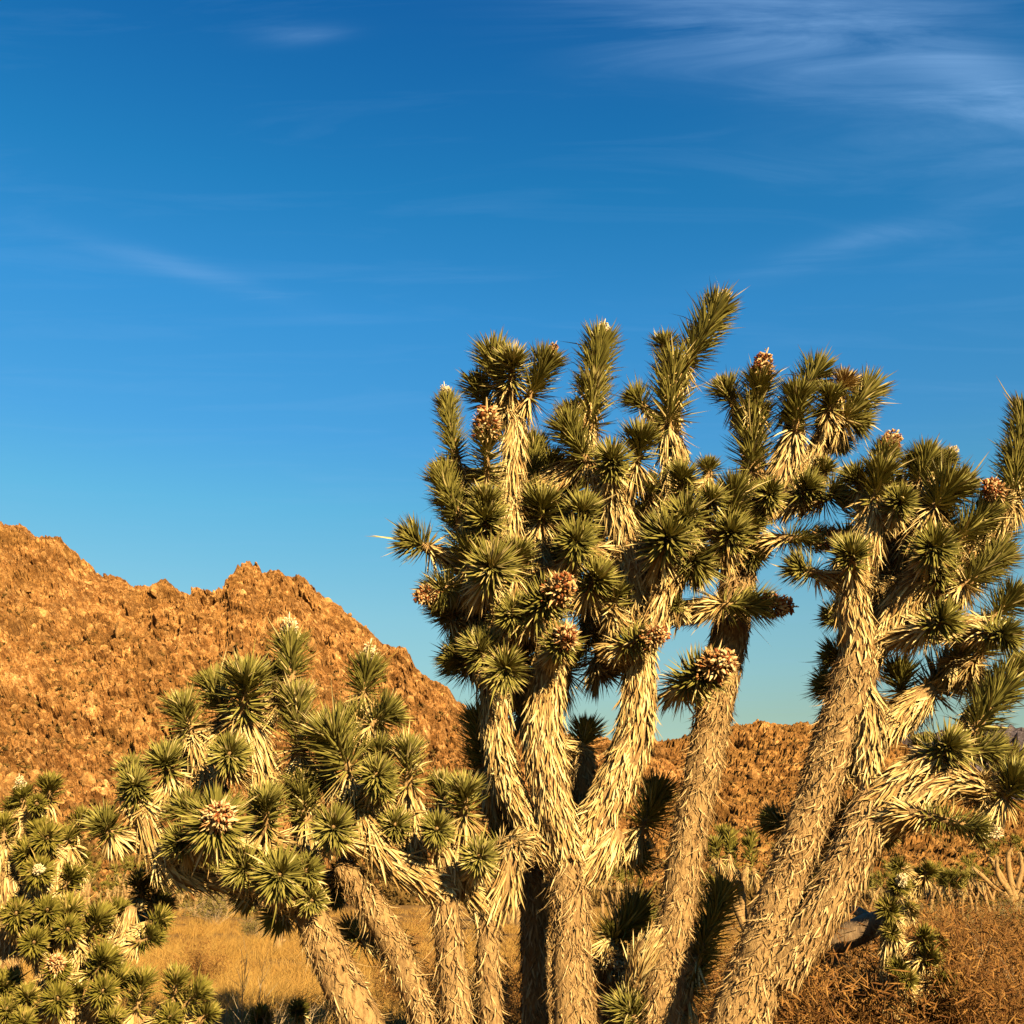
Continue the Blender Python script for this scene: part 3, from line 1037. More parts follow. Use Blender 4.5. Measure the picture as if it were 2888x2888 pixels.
for a in [
    # upper left crown
    ('c1', 610, 1420, 545, 1010, 115, 0.10, 0.05, ('bloom', 100, True)),
    ('c1', 940, 900, 880, 660, 165, 0.0, 0.05), ('c1', 1010, 850, 1020, 680, 170, 0.12, 0.12), ('c1', 1140, 960, 1255, 720, 160, 0.05, 0.05, ('pod', 90, True)),
    ('c1', 850, 1020, 770, 880, 140, -0.15, 0.0), ('c1', 830, 1580, 832, 1260, 165, 0.22, 0.12, ('pod', 210, True)), ('c1', 840, 1930, 830, 1690, 175, 0.25, 0.14),
    ('c1', 640, 1850, 520, 1560, 150, 0.1, 0.06), ('c1', 620, 1600, 530, 1480, 120, 0.0, 0.02), ('c1', 1150, 1650, 1180, 1340, 120, -0.25, -0.05),
    ('c1', 1580, 1180, 1600, 900, 160, 0.0, 0.04), ('c1', 1600, 900, 1655, 590, 165, 0.0, 0.0, ('bloom', 120, True)),
    ('c1', 1560, 1420, 1420, 1180, 165, 0.1, 0.08), ('c1', 1500, 1300, 1440, 1080, 120, -0.1, 0.0), ('c1', 1745, 1500, 1745, 1390, 170, 0.28, 0.13),
    ('c1', 1520, 1930, 1530, 1760, 170, 0.26, 0.14), ('c1', 1250, 1560, 1290, 1440, 140, -0.35, 0.0), ('c1', 1200, 1800, 1180, 1660, 150, -0.2, 0.05),
    ('c1', 1640, 1640, 1700, 1480, 140, 0.0, 0.05),
    # lower left crown
    ('c4', 290, 400, 170, 345, 165, 0.12, 0.06), ('c4', 520, 690, 370, 735, 190, 0.15, 0.10, ('pod', 160, False)), ('c4', 760, 640, 800, 530, 250, 0.40, 0.15),
    ('c4', 620, 560, 640, 430, 200, 0.2, 0.06), ('c4', 960, 600, 990, 450, 170, 0.2, 0.06), ('c4', 1440, 430, 1455, 330, 200, 0.32, 0.14), ('c4', 1180, 180, 1190, 60, 190, 0.0, 0.06),
    ('c4', 1120, 900, 1240, 790, 210, 0.35, 0.13, ('pod', 240, False)), ('c4', 1300, 1190, 1340, 1130, 170, 0.34, 0.12, ('pod', 190, False)), ('c4', 600, 1290, 500, 1250, 150, -0.05, 0.03),
    ('c4', 750, 1280, 690, 1170, 160, 0.15, 0.08), ('c4', 890, 1300, 900, 1360, 200, 0.30, 0.14), ('c4', 560, 130, 500, 30, 180, 0.0, 0.04), ('c4', 740, 270, 745, 150, 210, 0.30, 0.10),
    ('c4', 1740, 860, 1755, 740, 120, 0.15, 0.05), ('c4', 1560, 700, 1620, 620, 160, 0.2, 0.08), ('c4', 1950, 200, 1970, 130, 130, -0.2, 0.05), ('c4', 940, 960, 960, 900, 190, 0.25, 0.10),
    ('c4', 480, 950, 420, 870, 150, -0.25, 0.0), ('c4', 1080, 560, 1120, 420, 150, -0.35, 0.0),
    # middle
    ('c5', 170, 1150, 320, 1110, 160, 0.15, 0.10, ('pod', 180, False)), ('c5', 470, 420, 520, 300, 280, 0.30, 0.13), ('c5', 640, 470, 740, 520, 200, 0.15, 0.05), ('c5', 980, 360, 1000, 260, 200, 0.2, 0.10),
    ('c5', 590, 870, 560, 830, 60, 0.1, 0.05),
    ('c2', 350, 1160, 385, 760, 185, 0.05, 0.03), ('c2', 470, 730, 690, 330, 170, 0.05, 0.02, ('bloom', 110, False)), ('c2', 180, 1040, 110, 960, 120, 0.0, 0.02), ('c2', 120, 1420, 150, 1260, 165, 0.22, 0.08),
    ('c2', 440, 1670, 450, 1520, 165, 0.25, 0.10), ('c2', 330, 620, 320, 560, 110, 0.05, 0.03), ('c2', 770, 1900, 830, 1640, 165, 0.2, 0.06), ('c2', 610, 1770, 670, 1680, 140, 0.28, 0.1),
    ('c2', 480, 1880, 470, 1800, 190, 0.32, 0.1), ('c2', 220, 1700, 200, 1600, 130, -0.1, 0.05), ('c2', 640, 1520, 640, 1450, 90, -0.1, 0.02),
    # shaded rosettes behind the fork
    ('s', 1755, 2405, 1790, 2410, 58, -0.9, -0.05), ('s', 1815, 2330, 1852, 2245, 66, -0.85, -0.05), ('s', 1640, 2115, 1652, 2068, 54, -0.65, -0.03), ('s', 1372, 2150, 1352, 2040, 66, -0.33, 0.0),
    ('s', 1420, 2330, 1385, 2240, 66, -0.6, 0.0), ('s', 1385, 2240, 1360, 2140, 60, -0.5, 0.0), ('s', 1470, 2010, 1440, 1940, 60, -0.5, 0.0),
    # foliage deep in the crown
    ('s', 1500, 1330, 1490, 1270, 66, -0.4, 0), ('s', 1490, 1450, 1480, 1390, 68, -0.45, 0), ('s', 1565, 1500, 1570, 1430, 68, -0.5, 0), ('s', 1600, 1430, 1610, 1370, 66, -0.45, 0), ('s', 1340, 1780, 1320, 1730, 66, -0.45, 0),
    ('s', 1345, 1680, 1330, 1620, 66, -0.4, 0), ('s', 1310, 1530, 1300, 1470, 64, -0.3, 0), ('s', 1655, 1730, 1660, 1680, 66, -0.5, 0), ('s', 1700, 1640, 1705, 1580, 64, -0.5, 0), ('s', 1480, 1880, 1475, 1840, 66, -0.5, 0),
    ('s', 1390, 1850, 1370, 1810, 66, -0.35, 0), ('s', 1290, 1730, 1260, 1690, 60, -0.3, 0), ('s', 1430, 1730, 1425, 1680, 66, -0.45, 0), ('s', 1835, 1550, 1840, 1490, 66, -0.5, 0), ('s', 1855, 1470, 1860, 1400, 64, -0.45, 0),
    ('s', 1695, 1520, 1700, 1460, 64, -0.5, 0), ('s', 1965, 1550, 1970, 1490, 62, -0.4, 0), ('s', 1690, 1850, 1700, 1800, 60, -0.45, 0), ('s', 1600, 1900, 1610, 1850, 58, -0.5, 0), ('s', 1550, 1750, 1560, 1690, 66, -0.35, 0),
    ('s', 1330, 1890, 1300, 1870, 62, -0.2, 0.03), ('s', 1590, 1620, 1600, 1560, 66, -0.2, 0.06), ('s', 1850, 1620, 1830, 1660, 62, -0.2, 0.05),
]:
    A.rosette(*a)

# --- a second stem of it, standing behind in its shade
YZ = 7.78
Z = Tree('joshua_tree', 'dark joshua tree stem standing in shade close behind the forked trunk', YZ, px(1512, 3230, YZ) * np.array([1, 1, 0]))
W, R = ground_foot(Z, 's', [(1513, 2888, 0, 44), (1510, 2700, 0, 42), (1505, 2520, 0, 40), (1470, 2420, 0, 34), (1440, 2350, 0, 26)], 1.1)
Z.limb_world(W, R, 'mid', 'trunk')
W, R = ground_foot(Z, 's', [(1722, 2888, -0.4, 40), (1724, 2760, -0.4, 38), (1730, 2660, -0.4, 28)], 1.1)
Z.limb_world(W, R, 'mid', 'trunk')
for a in [('s', 1440, 2360, 1420, 2290, 64, 0.0, 0.0), ('s', 1500, 2470, 1480, 2400, 56, -0.05, 0.0), ('s', 1410, 2440, 1385, 2390, 58, 0.02, 0.0), ('s', 1726, 2680, 1735, 2640, 60, -0.4, 0.0)]:
    Z.rosette(*a)

# --- straight stem right of the fork
YB = 7.55
B = Tree('joshua_tree', 'slim joshua tree with one straight stem leaning right, just right of the forked trunk', YB, px(1790, 3250, YB) * np.array([1, 1, 0]))
pts = [(1856, 2888, 0, 62), (1880, 2740, 0, 56), (1905, 2600, 0, 54), (1930, 2440, 0, 52), (1960, 2270, 0, 52), (1995, 2110, 0, 56), (2020, 1960, 0, 54)]
W, R = ground_foot(B, 's', pts)
B.limb_world(W, R, 'stub', 'trunk')
B.limb('s', [(2018, 1980, 0.0, 54), (2060, 1780, 0.0, 54), (2080, 1640, 0.0, 52), (2095, 1560, 0.0, 46), (2110, 1440, 0.0, 36), (2125, 1330, 0.0, 32), (2120, 1250, 0, 26)], 'mid')
B.limb('s', [(2105, 1480, 0.05, 28), (2180, 1380, 0.05, 34), (2235, 1250, 0.08, 34), (2245, 1215, 0.08, 26)], 'long')
B.limb('s', [(2180, 1400, -0.05, 26), (2290, 1300, -0.02, 28), (2325, 1215, 0.0, 24)], 'long')
B.limb('s', [(1905, 1735, 0.15, 26), (1970, 1715, 0.28, 28), (2030, 1705, 0.32, 22)], 'long')
B.limb('s', [(1790, 2780, -0.02, 30), (1815, 2700, 0.04, 34), (1862, 2630, 0.03, 26)][::-1], 'long')
for a in [
    ('c2', 820, 1000, 765, 900, 140, -0.02, 0.03), ('c2', 985, 1010, 1010, 860, 150, 0.14, 0.06, ('pod', 170, True)), ('c2', 950, 1500, 960, 1100, 185, 0.05, 0.05),
    ('c2', 1270, 1190, 1285, 960, 165, 0.18, 0.08), ('c2', 1310, 950, 1420, 780, 150, 0.05, 0.0), ('c2', 1600, 900, 1630, 840, 110, 0.12, 0.02, None, 0.5, None, None, 0, 100, None, True, True),
    ('c3', 500, 380, 690, 160, 170, 0.05, -0.02), ('c3', 480, 340, 620, 390, 150, 0.0, 0.0), ('c3', 390, 300, 400, 180, 130, 0.18, 0.06), ('c3', 430, 450, 470, 560, 120, -0.15, -0.05),
    ('c2', 1090, 1700, 1085, 1640, 130, 0.32, 0.12), ('c2', 1300, 1670, 1370, 1600, 130, 0.28, 0.08), ('c2', 1470, 1510, 1490, 1460, 90, 0.05, 0.03), ('c2', 1480, 1690, 1570, 1660, 150, 0.22, 0.05),
    ('c5', 1440, 330, 1640, 330, 130, 0.32, 0.06, ('pod', 200, False)), ('c5', 930, 845, 1210, 850, 165, 0.32, 0.04, ('pod', 210, True)), ('c5', 650, 1450, 790, 1370, 230, 0.32, 0.16, ('pod', 260, False)),
    ('c5', 1100, 300, 1130, 220, 150, 0.2, 0.07), ('c2', 1000, 1760, 1010, 1700, 110, 0.2, 0.06), ('c5', 1190, 430, 1150, 470, 130, 0.1, 0.1),
    ('s', 1968, 2700, 2035, 2530, 64, -0.2, -0.05), ('s', 1945, 2800, 1975, 2700, 58, -0.2, -0.05), ('s', 1742, 2640, 1790, 2590, 84, -0.62, -0.02), ('s', 1800, 2890, 1770, 2840, 60, 0.0, 0.05),
]:
    B.rosette(*a)

# --- leaning pair of stems on the right
YC = 6.9
Ct = Tree('joshua_tree', 'broad joshua tree with two thick leaning trunks meeting in a V at lower right', YC, px(1960, 3280, YC) * np.array([1, 1, 0]))
pts = [(2085, 2888, 0, 88), (2130, 2750, 0, 84), (2172, 2630, 0.02, 74), (2225, 2467, 0.02, 62), (2300, 2270, 0.02, 62), (2350, 2110, 0.02, 66), (2392, 1985, 0.02, 68), (2420, 1860, 0.02, 60)]
W, R = ground_foot(Ct, 's', pts)
Ct.limb_world(W, R, 'stub', 'trunk')
Ct.limb('s', [(2190, 2760, 0.05, 58), (2275, 2640, 0.12, 58), (2375, 2470, 0.15, 60), (2450, 2300, 0.15, 60), (2470, 2235, 0.15, 44)], 'mid', 'trunk')
Ct.limb('s', [(2448, 2260, 0.12, 34), (2444, 2130, 0.10, 38), (2450, 2030, 0.08, 40), (2430, 1940, 0.04, 40)], 'long')
Ct.limb('s', [(2425, 1880, 0.04, 46), (2415, 1780, 0.06, 50), (2404, 1700, 0.06, 44), (2425, 1600, 0.08, 38), (2450, 1500, 0.1, 38), (2462, 1425, 0.12, 24)], 'long')
Ct.limb('s', [(2440, 1860, 0.0, 40), (2500, 1770, 0.0, 38), (2545, 1690, 0.02, 46), (2600, 1640, 0.05, 40), (2650, 1620, 0.08, 26)], 'long')
Ct.limb('s', [(2455, 1840, -0.35, 40), (2475, 1700, -0.4, 42), (2530, 1560, -0.4, 38), (2590, 1440, -0.35, 34), (2600, 1360, -0.3, 28)], 'mid')
Ct.limb('s', [(2690, 1590, 0.0, 24), (2740, 1550, 0.02, 28), (2800, 1480, 0.04, 32), (2855, 1405, 0.06, 24)], 'long')
Ct.limb('s', [(2590, 1640, 0.0, 30), (2660, 1610, 0.05, 34), (2720, 1670, 0.05, 32)], 'long')
Ct.limb('s', [(2560, 1755, 0.05, 26), (2640, 1770, 0.08, 32), (2720, 1770, 0.1, 34), (2790, 1770, 0.12, 26)], 'long')
Ct.limb('s', [(2478, 2080, -0.1, 30), (2530, 2030, -0.12, 38), (2590, 1975, -0.15, 36), (2625, 1945, -0.18, 24)], 'long')
Ct.limb('s', [(2470, 2270, 0.18, 36), (2530, 2215, 0.22, 44), (2620, 2150, 0.26, 40), (2645, 2130, 0.26, 26)], 'long')
Ct.limb('s', [(2480, 2330, 0.20, 38), (2555, 2290, 0.26, 48), (2640, 2220, 0.30, 44), (2700, 2200, 0.30, 34), (2800, 2235, 0.25, 26)], 'long')
for a in [
    ('c3', 735, 1030, 800, 800, 170, 0.12, 0.08), ('c3', 760, 820, 830, 660, 130, 0.05, 0.0, ('pod', 190, False)), ('c3', 1110, 870, 1155, 690, 165, -0.1, 0.0), ('c3', 640, 920, 600, 830, 140, 0.0, 0.04),
    ('c3', 1250, 780, 1320, 690, 90, -0.1, 0.0, ('bloom', 100, True)), ('c3', 1225, 1070, 1330, 920, 210, 0.08, 0.04), ('c3', 1340, 1000, 1440, 900, 150, -0.05, 0.0), ('c3', 910, 1090, 960, 1010, 160, 0.22, 0.12),
    ('c3', 1400, 1340, 1610, 1140, 170, 0.12, 0.02), ('c3', 1190, 1440, 1230, 1370, 215, 0.30, 0.14), ('c3', 1460, 1690, 1720, 1470, 170, 0.12, 0.0), ('c3', 1850, 990, 1870, 700, 170, 0.06, 0.02),
    ('c3', 1880, 700, 1930, 330, 150, 0.02, 0.0), ('c3', 1760, 1000, 1720, 960, 90, 0.15, 0.06, ('pod', 180, False)), ('c3', 1700, 1940, 1850, 1780, 160, 0.08, 0.02),
    ('c3', 575, 1520, 570, 1420, 150, 0.25, 0.07), ('c3', 260, 1590, 140, 1545, 140, 0.1, 0.02), ('c3', 1060, 760, 1050, 720, 110, -0.2, 0.0), ('c3', 480, 1480, 500, 1380, 110, 0.05, 0.05),
    ('c3', 1000, 1300, 1010, 1200, 170, -0.25, 0.02), ('c3', 1620, 1230, 1760, 1050, 140, -0.1, 0.0), ('c3', 1560, 1520, 1720, 1390, 130, -0.15, 0.0),
    ('c6', 1200, 190, 1320, 130, 190, 0.28, 0.10), ('c6', 1660, 230, 1800, 250, 180, 0.24, 0.10), ('c6', 980, 700, 960, 560, 180, -0.6, 0.0), ('c6', 1200, 690, 1350, 560, 230, -0.6, -0.03),
    ('c6', 1540, 1000, 1760, 680, 200, 0.1, 0.0), ('c6', 1250, 1170, 1370, 1110, 220, 0.28, 0.10), ('c6', 1480, 1150, 1680, 1140, 150, 0.15, 0.0), ('c6', 1780, 1510, 1870, 1390, 190, 0.28, 0.06),
    ('c6', 1170, 1660, 1590, 1760, 150, 0.42, 0.12, ('bloom', 120, False)), ('c6', 1500, 1400, 1650, 1420, 120, 0.22, 0.06, None, 1.0, None, None, .1, 100, None, True, True),
    ('c6', 1180, 1190, 1150, 1100, 100, -0.1, 0), ('c6', 1700, 1350, 1800, 1250, 120, -0.1, 0), ('c6', 1690, 700, 1880, 500, 150, -0.1, 0), ('c6', 1000, 80, 1080, 10, 110, -0.2, 0),
    ('c5', 1850, 950, 1790, 930, 120, -0.45, 0.0), ('c5', 1910, 1290, 1800, 1250, 150, -0.45, 0.0), ('c5', 1850, 1510, 1740, 1470, 150, -0.45, 0.0), ('c6', 640, 1360, 580, 1340, 70, -0.35, 0.0),
    ('d7', 1060, 570, 930, 530, 120, -0.35, 0.0), ('d7', 1420, 520, 1400, 470, 110, -0.6, 0.0), ('d7', 1640, 560, 1720, 640, 90, 0.0, 0.0), ('d7', 1250, 720, 1270, 660, 70, -0.5, 0.0), ('c3', 1240, 1640, 1250, 1560, 160, 0.1, 0.08),
    ('c3', 760, 1620, 740, 1520, 100, -0.3, 0.0),
    ('s', 2445, 1480, 2440, 1420, 66, -0.35, 0), ('s', 2505, 1450, 2510, 1390, 66, -0.45, 0), ('s', 2525, 1540, 2530, 1480, 66, -0.5, 0), ('s', 2485, 1640, 2490, 1580, 64, -0.55, 0), ('s', 2560, 1690, 2570, 1640, 64, -0.55, 0),
    ('s', 2625, 1540, 2640, 1480, 66, -0.4, 0), ('s', 2705, 1600, 2720, 1540, 66, -0.35, 0), ('s', 2640, 1720, 2660, 1680, 64, -0.4, 0), ('s', 2400, 1590, 2395, 1530, 60, -0.3, 0), ('s', 2780, 1560, 2810, 1500, 64, -0.3, 0),
    ('s', 2760, 1850, 2790, 1790, 66, -0.3, 0), ('s', 2700, 1860, 2720, 1810, 60, -0.35, 0), ('s', 2820, 2200, 2850, 2150, 64, -0.2, 0),
]:
    Ct.rosette(*a)

# --- bushy tree left of centre
YL = 6.35
L = Tree('joshua_tree', 'low bushy joshua tree with several leaning stems left of the tall forked one', YL, px(1290, 3360, YL) * np.array([1, 1, 0]))
for pts in ([(1022, 2888, 0.1, 60), (947, 2734, 0.1, 57), (885, 2600, 0.12, 48), (850, 2530, 0.12, 38)],
            [(1205, 2888, 0.0, 44), (1145, 2734, 0.0, 42), (1073, 2592, 0.0, 43), (1005, 2490, 0.0, 40), (960, 2440, 0.0, 30)],
            [(1290, 2888, 0.05, 46), (1272, 2695, 0.05, 42), (1256, 2560, 0.05, 42), (1253, 2490, 0.05, 36)],
            [(1385, 2888, -0.1, 36), (1377, 2720, -0.1, 34), (1378, 2590, -0.1, 34), (1370, 2540, -0.1, 28)]):
    W, R = ground_foot(L, 's', pts, 1.05)
    L.limb_world(W, R, 'stub', 'trunk')
L.limb('s', [(1252, 2520, 0.05, 38), (1170, 2465, 0.08, 40), (1085, 2415, 0.1, 38), (1035, 2330, 0.08, 34), (1000, 2240, 0.05, 26)], 'long')
L.limb('s', [(1260, 2540, 0.03, 30), (1268, 2440, 0.02, 32), (1240, 2350, 0.02, 24)], 'long')
L.limb('s', [(1385, 2590, -0.1, 24), (1425, 2500, -0.08, 32), (1440, 2420, -0.05, 26)], 'long')
L.limb('s', [(1372, 2580, -0.1, 24), (1330, 2525, -0.08, 28), (1300, 2500, -0.08, 20)], 'long')
L.limb('s', [(880, 2570, 0.1, 34), (840, 2440, 0.05, 34), (770, 2390, 0.05, 34), (690, 2385, 0.08, 30), (630, 2370, 0.12, 22)], 'long')
L.limb('s', [(700, 2500, 0.0, 22), (560, 2480, 0.02, 26), (480, 2450, 0.05, 34), (430, 2350, 0.08, 34), (405, 2275, 0.1, 24)], 'long')
L.limb('s', [(430, 2380, 0.05, 20), (370, 2360, 0.06, 24), (318, 2350, 0.08, 18)], 'long')
L.limb('s', [(690, 2400, 0.0, 24), (600, 2240, -0.05, 38), (570, 2130, -0.05, 36), (545, 2070, -0.02, 24)], 'long')
L.limb('s', [(740, 2420, 0.0, 28), (740, 2200, -0.02, 40), (715, 2080, 0.0, 36), (692, 2020, 0.02, 22)], 'long')
L.limb('s', [(860, 2520, -0.1, 30), (870, 2350, -0.15, 34), (850, 2180, -0.1, 30), (842, 2120, -0.08, 20)], 'long')
L.limb('s', [(1080, 2420, 0.0, 28), (1090, 2280, -0.05, 30), (1060, 2100, -0.1, 28), (1035, 1980, -0.1, 20)], 'long')
L.limb('s', [(1180, 2460, 0.0, 24), (1165, 2300, 0.0, 30), (1152, 2225, 0.02, 20)], 'long')
L.limb('s', [(1300, 2510, 0.0, 22), (1310, 2390, 0.02, 30), (1308, 2310, 0.03, 20)], 'long')
for a in [
    ('d3', 660, 1010, 585, 820, 165, 0.0, 0.06), ('d3', 1075, 870, 1082, 590, 255, 0.06, 0.10), ('d3', 930, 880, 830, 640, 170, -0.15, 0.03), ('d3', 1440, 600, 1430, 340, 170, -0.08, 0.0, ('bloom', 160, True)),
    ('d3', 1500, 1160, 1480, 760, 185, -0.02, 0.06), ('d3', 960, 1220, 960, 1170, 185, 0.18, 0.13), ('d3', 490, 1320, 455, 1220, 150, 0.08, 0.06), ('d3', 230, 1510, 220, 1400, 165, 0.12, 0.10), ('d3', 200, 1360, 190, 1290, 110, -0.05, 0.04),
    ('d3', 1240, 1750, 1240, 1540, 150, 0.14, 0.08), ('d3', 1560, 1700, 1510, 1470, 160, -0.02, 0.05), ('d3', 840, 1760, 860, 1700, 290, 0.32, 0.16, ('pod', 230, True)), ('d3', 690, 1690, 610, 1600, 160, 0.1, 0.05),
    ('d3', 620, 1890, 560, 1850, 130, 0.2, 0.06), ('d3', 1770, 1790, 1768, 1740, 200, 0.30, 0.14), ('d3', 1280, 700, 1300, 560, 140, -0.2, 0.0), ('d3', 600, 1180, 560, 1120, 100, -0.2, 0.0),
    ('d4', 650, 1310, 520, 1040, 250, 0.10, 0.08), ('d4', 760, 720, 785, 530, 170, -0.1, 0.0, ('bloom', 150, True)), ('d4', 820, 950, 950, 860, 170, -0.05, 0.0), ('d4', 740, 1010, 690, 870, 150, -0.1, 0.03),
    ('d4', 860, 1390, 862, 1330, 170, 0.25, 0.13), ('d4', 1110, 1430, 1105, 1140, 145, 0.06, 0.06), ('d4', 890, 1270, 880, 1130, 140, -0.05, 0.03), ('d4', 1545, 1660, 1550, 1450, 145, 0.08, 0.08), ('d4', 1370, 1580, 1365, 1410, 125, -0.15, 0.0),
    ('d4', 1330, 1800, 1330, 1755, 150, 0.2, 0.12), ('d6', 420, 670, 420, 620, 165, 0.22, 0.12), ('d5', 530, 790, 530, 740, 235, 0.36, 0.15), ('d5', 740, 770, 745, 710, 150, 0.30, 0.10), ('d5', 300, 730, 230, 680, 160, 0.25, 0.08),
    ('d5', 760, 930, 790, 950, 130, 0.25, 0.10), ('d5', 330, 880, 270, 930, 130, -0.25, -0.03), ('d5', 560, 1040, 520, 1080, 150, -0.2, -0.02), ('d5', 1200, 1260, 1090, 1220, 150, -0.55, -0.02), ('d5', 990, 850, 960, 930, 120, -0.35, 0.0),
    ('d5', 1340, 100, 1330, 50, 150, 0.15, 0.10), ('d5', 1080, 300, 1100, 220, 140, 0.05, 0.05), ('d2', 755, 640, 705, 560, 125, 0.1, 0.05), ('d4', 300, 1500, 280, 1380, 150, -0.05, 0.05), ('d4', 480, 1250, 470, 1150, 150, -0.15, 0.0),
    ('d6', 330, 860, 320, 820, 90, -0.1, 0.05), ('d4', 1820, 1890, 1700, 1930, 110, -0.3, 0.02), ('d4', 1000, 1780, 1010, 1720, 120, 0.05, 0.08),
]:
    L.rosette(*a)

# --- smaller, farther tree at the left edge
YM = 6.2
Mt = Tree('joshua_tree', 'shorter yellow green joshua tree cut off by the left edge of the picture', YM, px(160, 3300, YM) * np.array([1, 1, 0]), green='green_far', k=0.66)
for pts in ([(160, 2888, 0, 34), (140, 2760, 0, 32), (110, 2640, 0, 30), (100, 2520, 0, 26)], [(10, 2888, -0.1, 44), (12, 2740, -0.1, 42), (20, 2640, -0.1, 36), (40, 2500, -0.05, 28)],
            [(260, 2888, 0.1, 30), (280, 2800, 0.1, 28), (300, 2720, 0.1, 22)], [(420, 2960, 0.2, 26), (450, 2890, 0.2, 24), (480, 2850, 0.2, 20)]):
    W, R = ground_foot(Mt, 's', pts, 1.05)
    Mt.limb_world(W, R, 'mid', 'trunk')
Mt.limb('s', [(100, 2530, 0, 24), (85, 2400, 0, 26), (75, 2300, 0, 20)], 'long')
Mt.limb('s', [(110, 2600, 0, 22), (160, 2480, 0, 22), (190, 2360, 0, 18)], 'long')
Mt.limb('s', [(30, 2560, 0, 22), (20, 2460, 0, 24), (15, 2380, 0, 18)], 'long')
Mt.limb('s', [(300, 2740, -0.1, 18), (360, 2660, -0.5, 20), (400, 2580, -0.85, 16)], 'long')
Mt.limb('s', [(290, 2780, 0.05, 20), (350, 2650, 0.0, 22), (370, 2560, 0.0, 18)], 'long')
for a in [
    ('d2', 330, 420, 340, 290, 85, 0.00, 0.033), ('d2', 165, 450, 148, 350, 70, 0.00, 0.020, ('bloom', 80, True)), ('d2', 250, 450, 250, 425, 65, 0.10, 0.066), ('d2', 30, 690, 22, 550, 75, 0.03, 0.020), ('d2', 270, 660, 262, 590, 75, 0.07, 0.033),
    ('d2', 510, 620, 570, 510, 70, -0.03, 0.000), ('d2', 470, 720, 450, 640, 90, 0.00, 0.020), ('d2', 320, 690, 322, 660, 105, 0.15, 0.099), ('d2', 200, 810, 185, 750, 90, 0.08, 0.053), ('d2', 260, 920, 262, 890, 115, 0.18, 0.106, ('bloom', 70, False)),
    ('d2', 430, 1020, 500, 900, 85, 0.00, 0.013), ('d2', 110, 1220, 110, 1170, 105, 0.18, 0.099), ('d2', 320, 1200, 322, 1150, 100, 0.16, 0.079), ('d2', 470, 1220, 470, 1150, 100, 0.10, 0.053), ('d2', 590, 1350, 680, 1200, 105, 0.07, 0.033),
    ('d2', 230, 1400, 232, 1370, 100, 0.24, 0.106), ('d2', 460, 1310, 462, 1280, 95, 0.22, 0.099), ('d2', 350, 1330, 348, 1280, 80, 0.13, 0.066), ('d2', 390, 1590, 385, 1540, 100, 0.24, 0.079, ('pod', 120, True)),
    ('d2', 630, 1600, 720, 1480, 105, 0.13, 0.033), ('d2', 175, 1850, 190, 1720, 90, 0.20, 0.066), ('d2', 390, 1800, 392, 1750, 110, 0.26, 0.092), ('d2', 700, 1740, 702, 1700, 110, 0.26, 0.092), ('d2', 770, 1700, 830, 1610, 90, 0.10, 0.033),
    ('d2', 930, 1850, 980, 1620, 88, 0.20, 0.033), ('d2', 1180, 1780, 1205, 1610, 90, 0.17, 0.033), ('d2', 1230, 1830, 1370, 1700, 90, 0.17, 0.020), ('d2', 1350, 1920, 1440, 1840, 65, 0.13, 0.013), ('d2', 760, 1940, 765, 1880, 70, 0.26, 0.040),
    ('d2', 50, 1880, 52, 1820, 90, 0.20, 0.066), ('d2', 160, 1980, 160, 1900, 90, 0.26, 0.066), ('d2', 960, 1060, 960, 960, 90, -0.90, 0.033), ('d2', 1060, 1060, 1075, 940, 90, -0.95, 0.000), ('d2', 1060, 1130, 1120, 1100, 85, -0.90, 0.000),
    ('d2', 1040, 1250, 1110, 1210, 75, 0.00, 0.013), ('d2', 940, 1380, 1060, 1320, 80, 0.03, 0.013), ('d2', 80, 480, 90, 440, 70, -0.07, 0.000), ('d2', 60, 800, 50, 720, 80, -0.10, 0.000), ('d2', 120, 640, 118, 560, 80, -0.07, 0.000),
    ('d2', 20, 1000, 20, 930, 80, -0.07, 0.000), ('d2', 540, 1500, 560, 1420, 90, 0.00, 0.000), ('d2', 540, 860, 550, 790, 60, -0.07, 0.000), ('d2', 30, 1700, 40, 1650, 90, 0.00, 0.033), ('d2', 520, 1760, 540, 1680, 80, 0.13, 0.033), ('d2', 1150, 1930, 1160, 1880, 80, 0.20, 0.053),
    ('d2', 800, 1180, 820, 1130, 70, -0.07, 0.000),
]:
    Mt.rosette(*a)

# ------------------------------------------------------------------ mid-ground: log, dead branch, sprouts, stump
def gz(x, y):
    return float(ground_height(np.array([float(x)]), np.array([float(y)]))[0])


def on_ground(x, Y):
    """point on the ground under photograph column x at distance Y"""
    a = (x - SRC / 2) / F
    b = -math.tan(math.atan(EYE[2] / Y) + PITCH)
    X = a * Y / (CP - b * SP)
    return np.array([X, Y, gz(X, Y)])


def wood_part(name, pts, rad, parent, base, rough=0.16, nseg=12, mat='wood'):
    path, r = smooth_path(pts, rad, 0.08)
    V, T = tube(path, r, nseg, rough, int(rng.integers(99)))
    return obj(name, mesh_from(name, V - base, T, None, True), M[mat], parent)


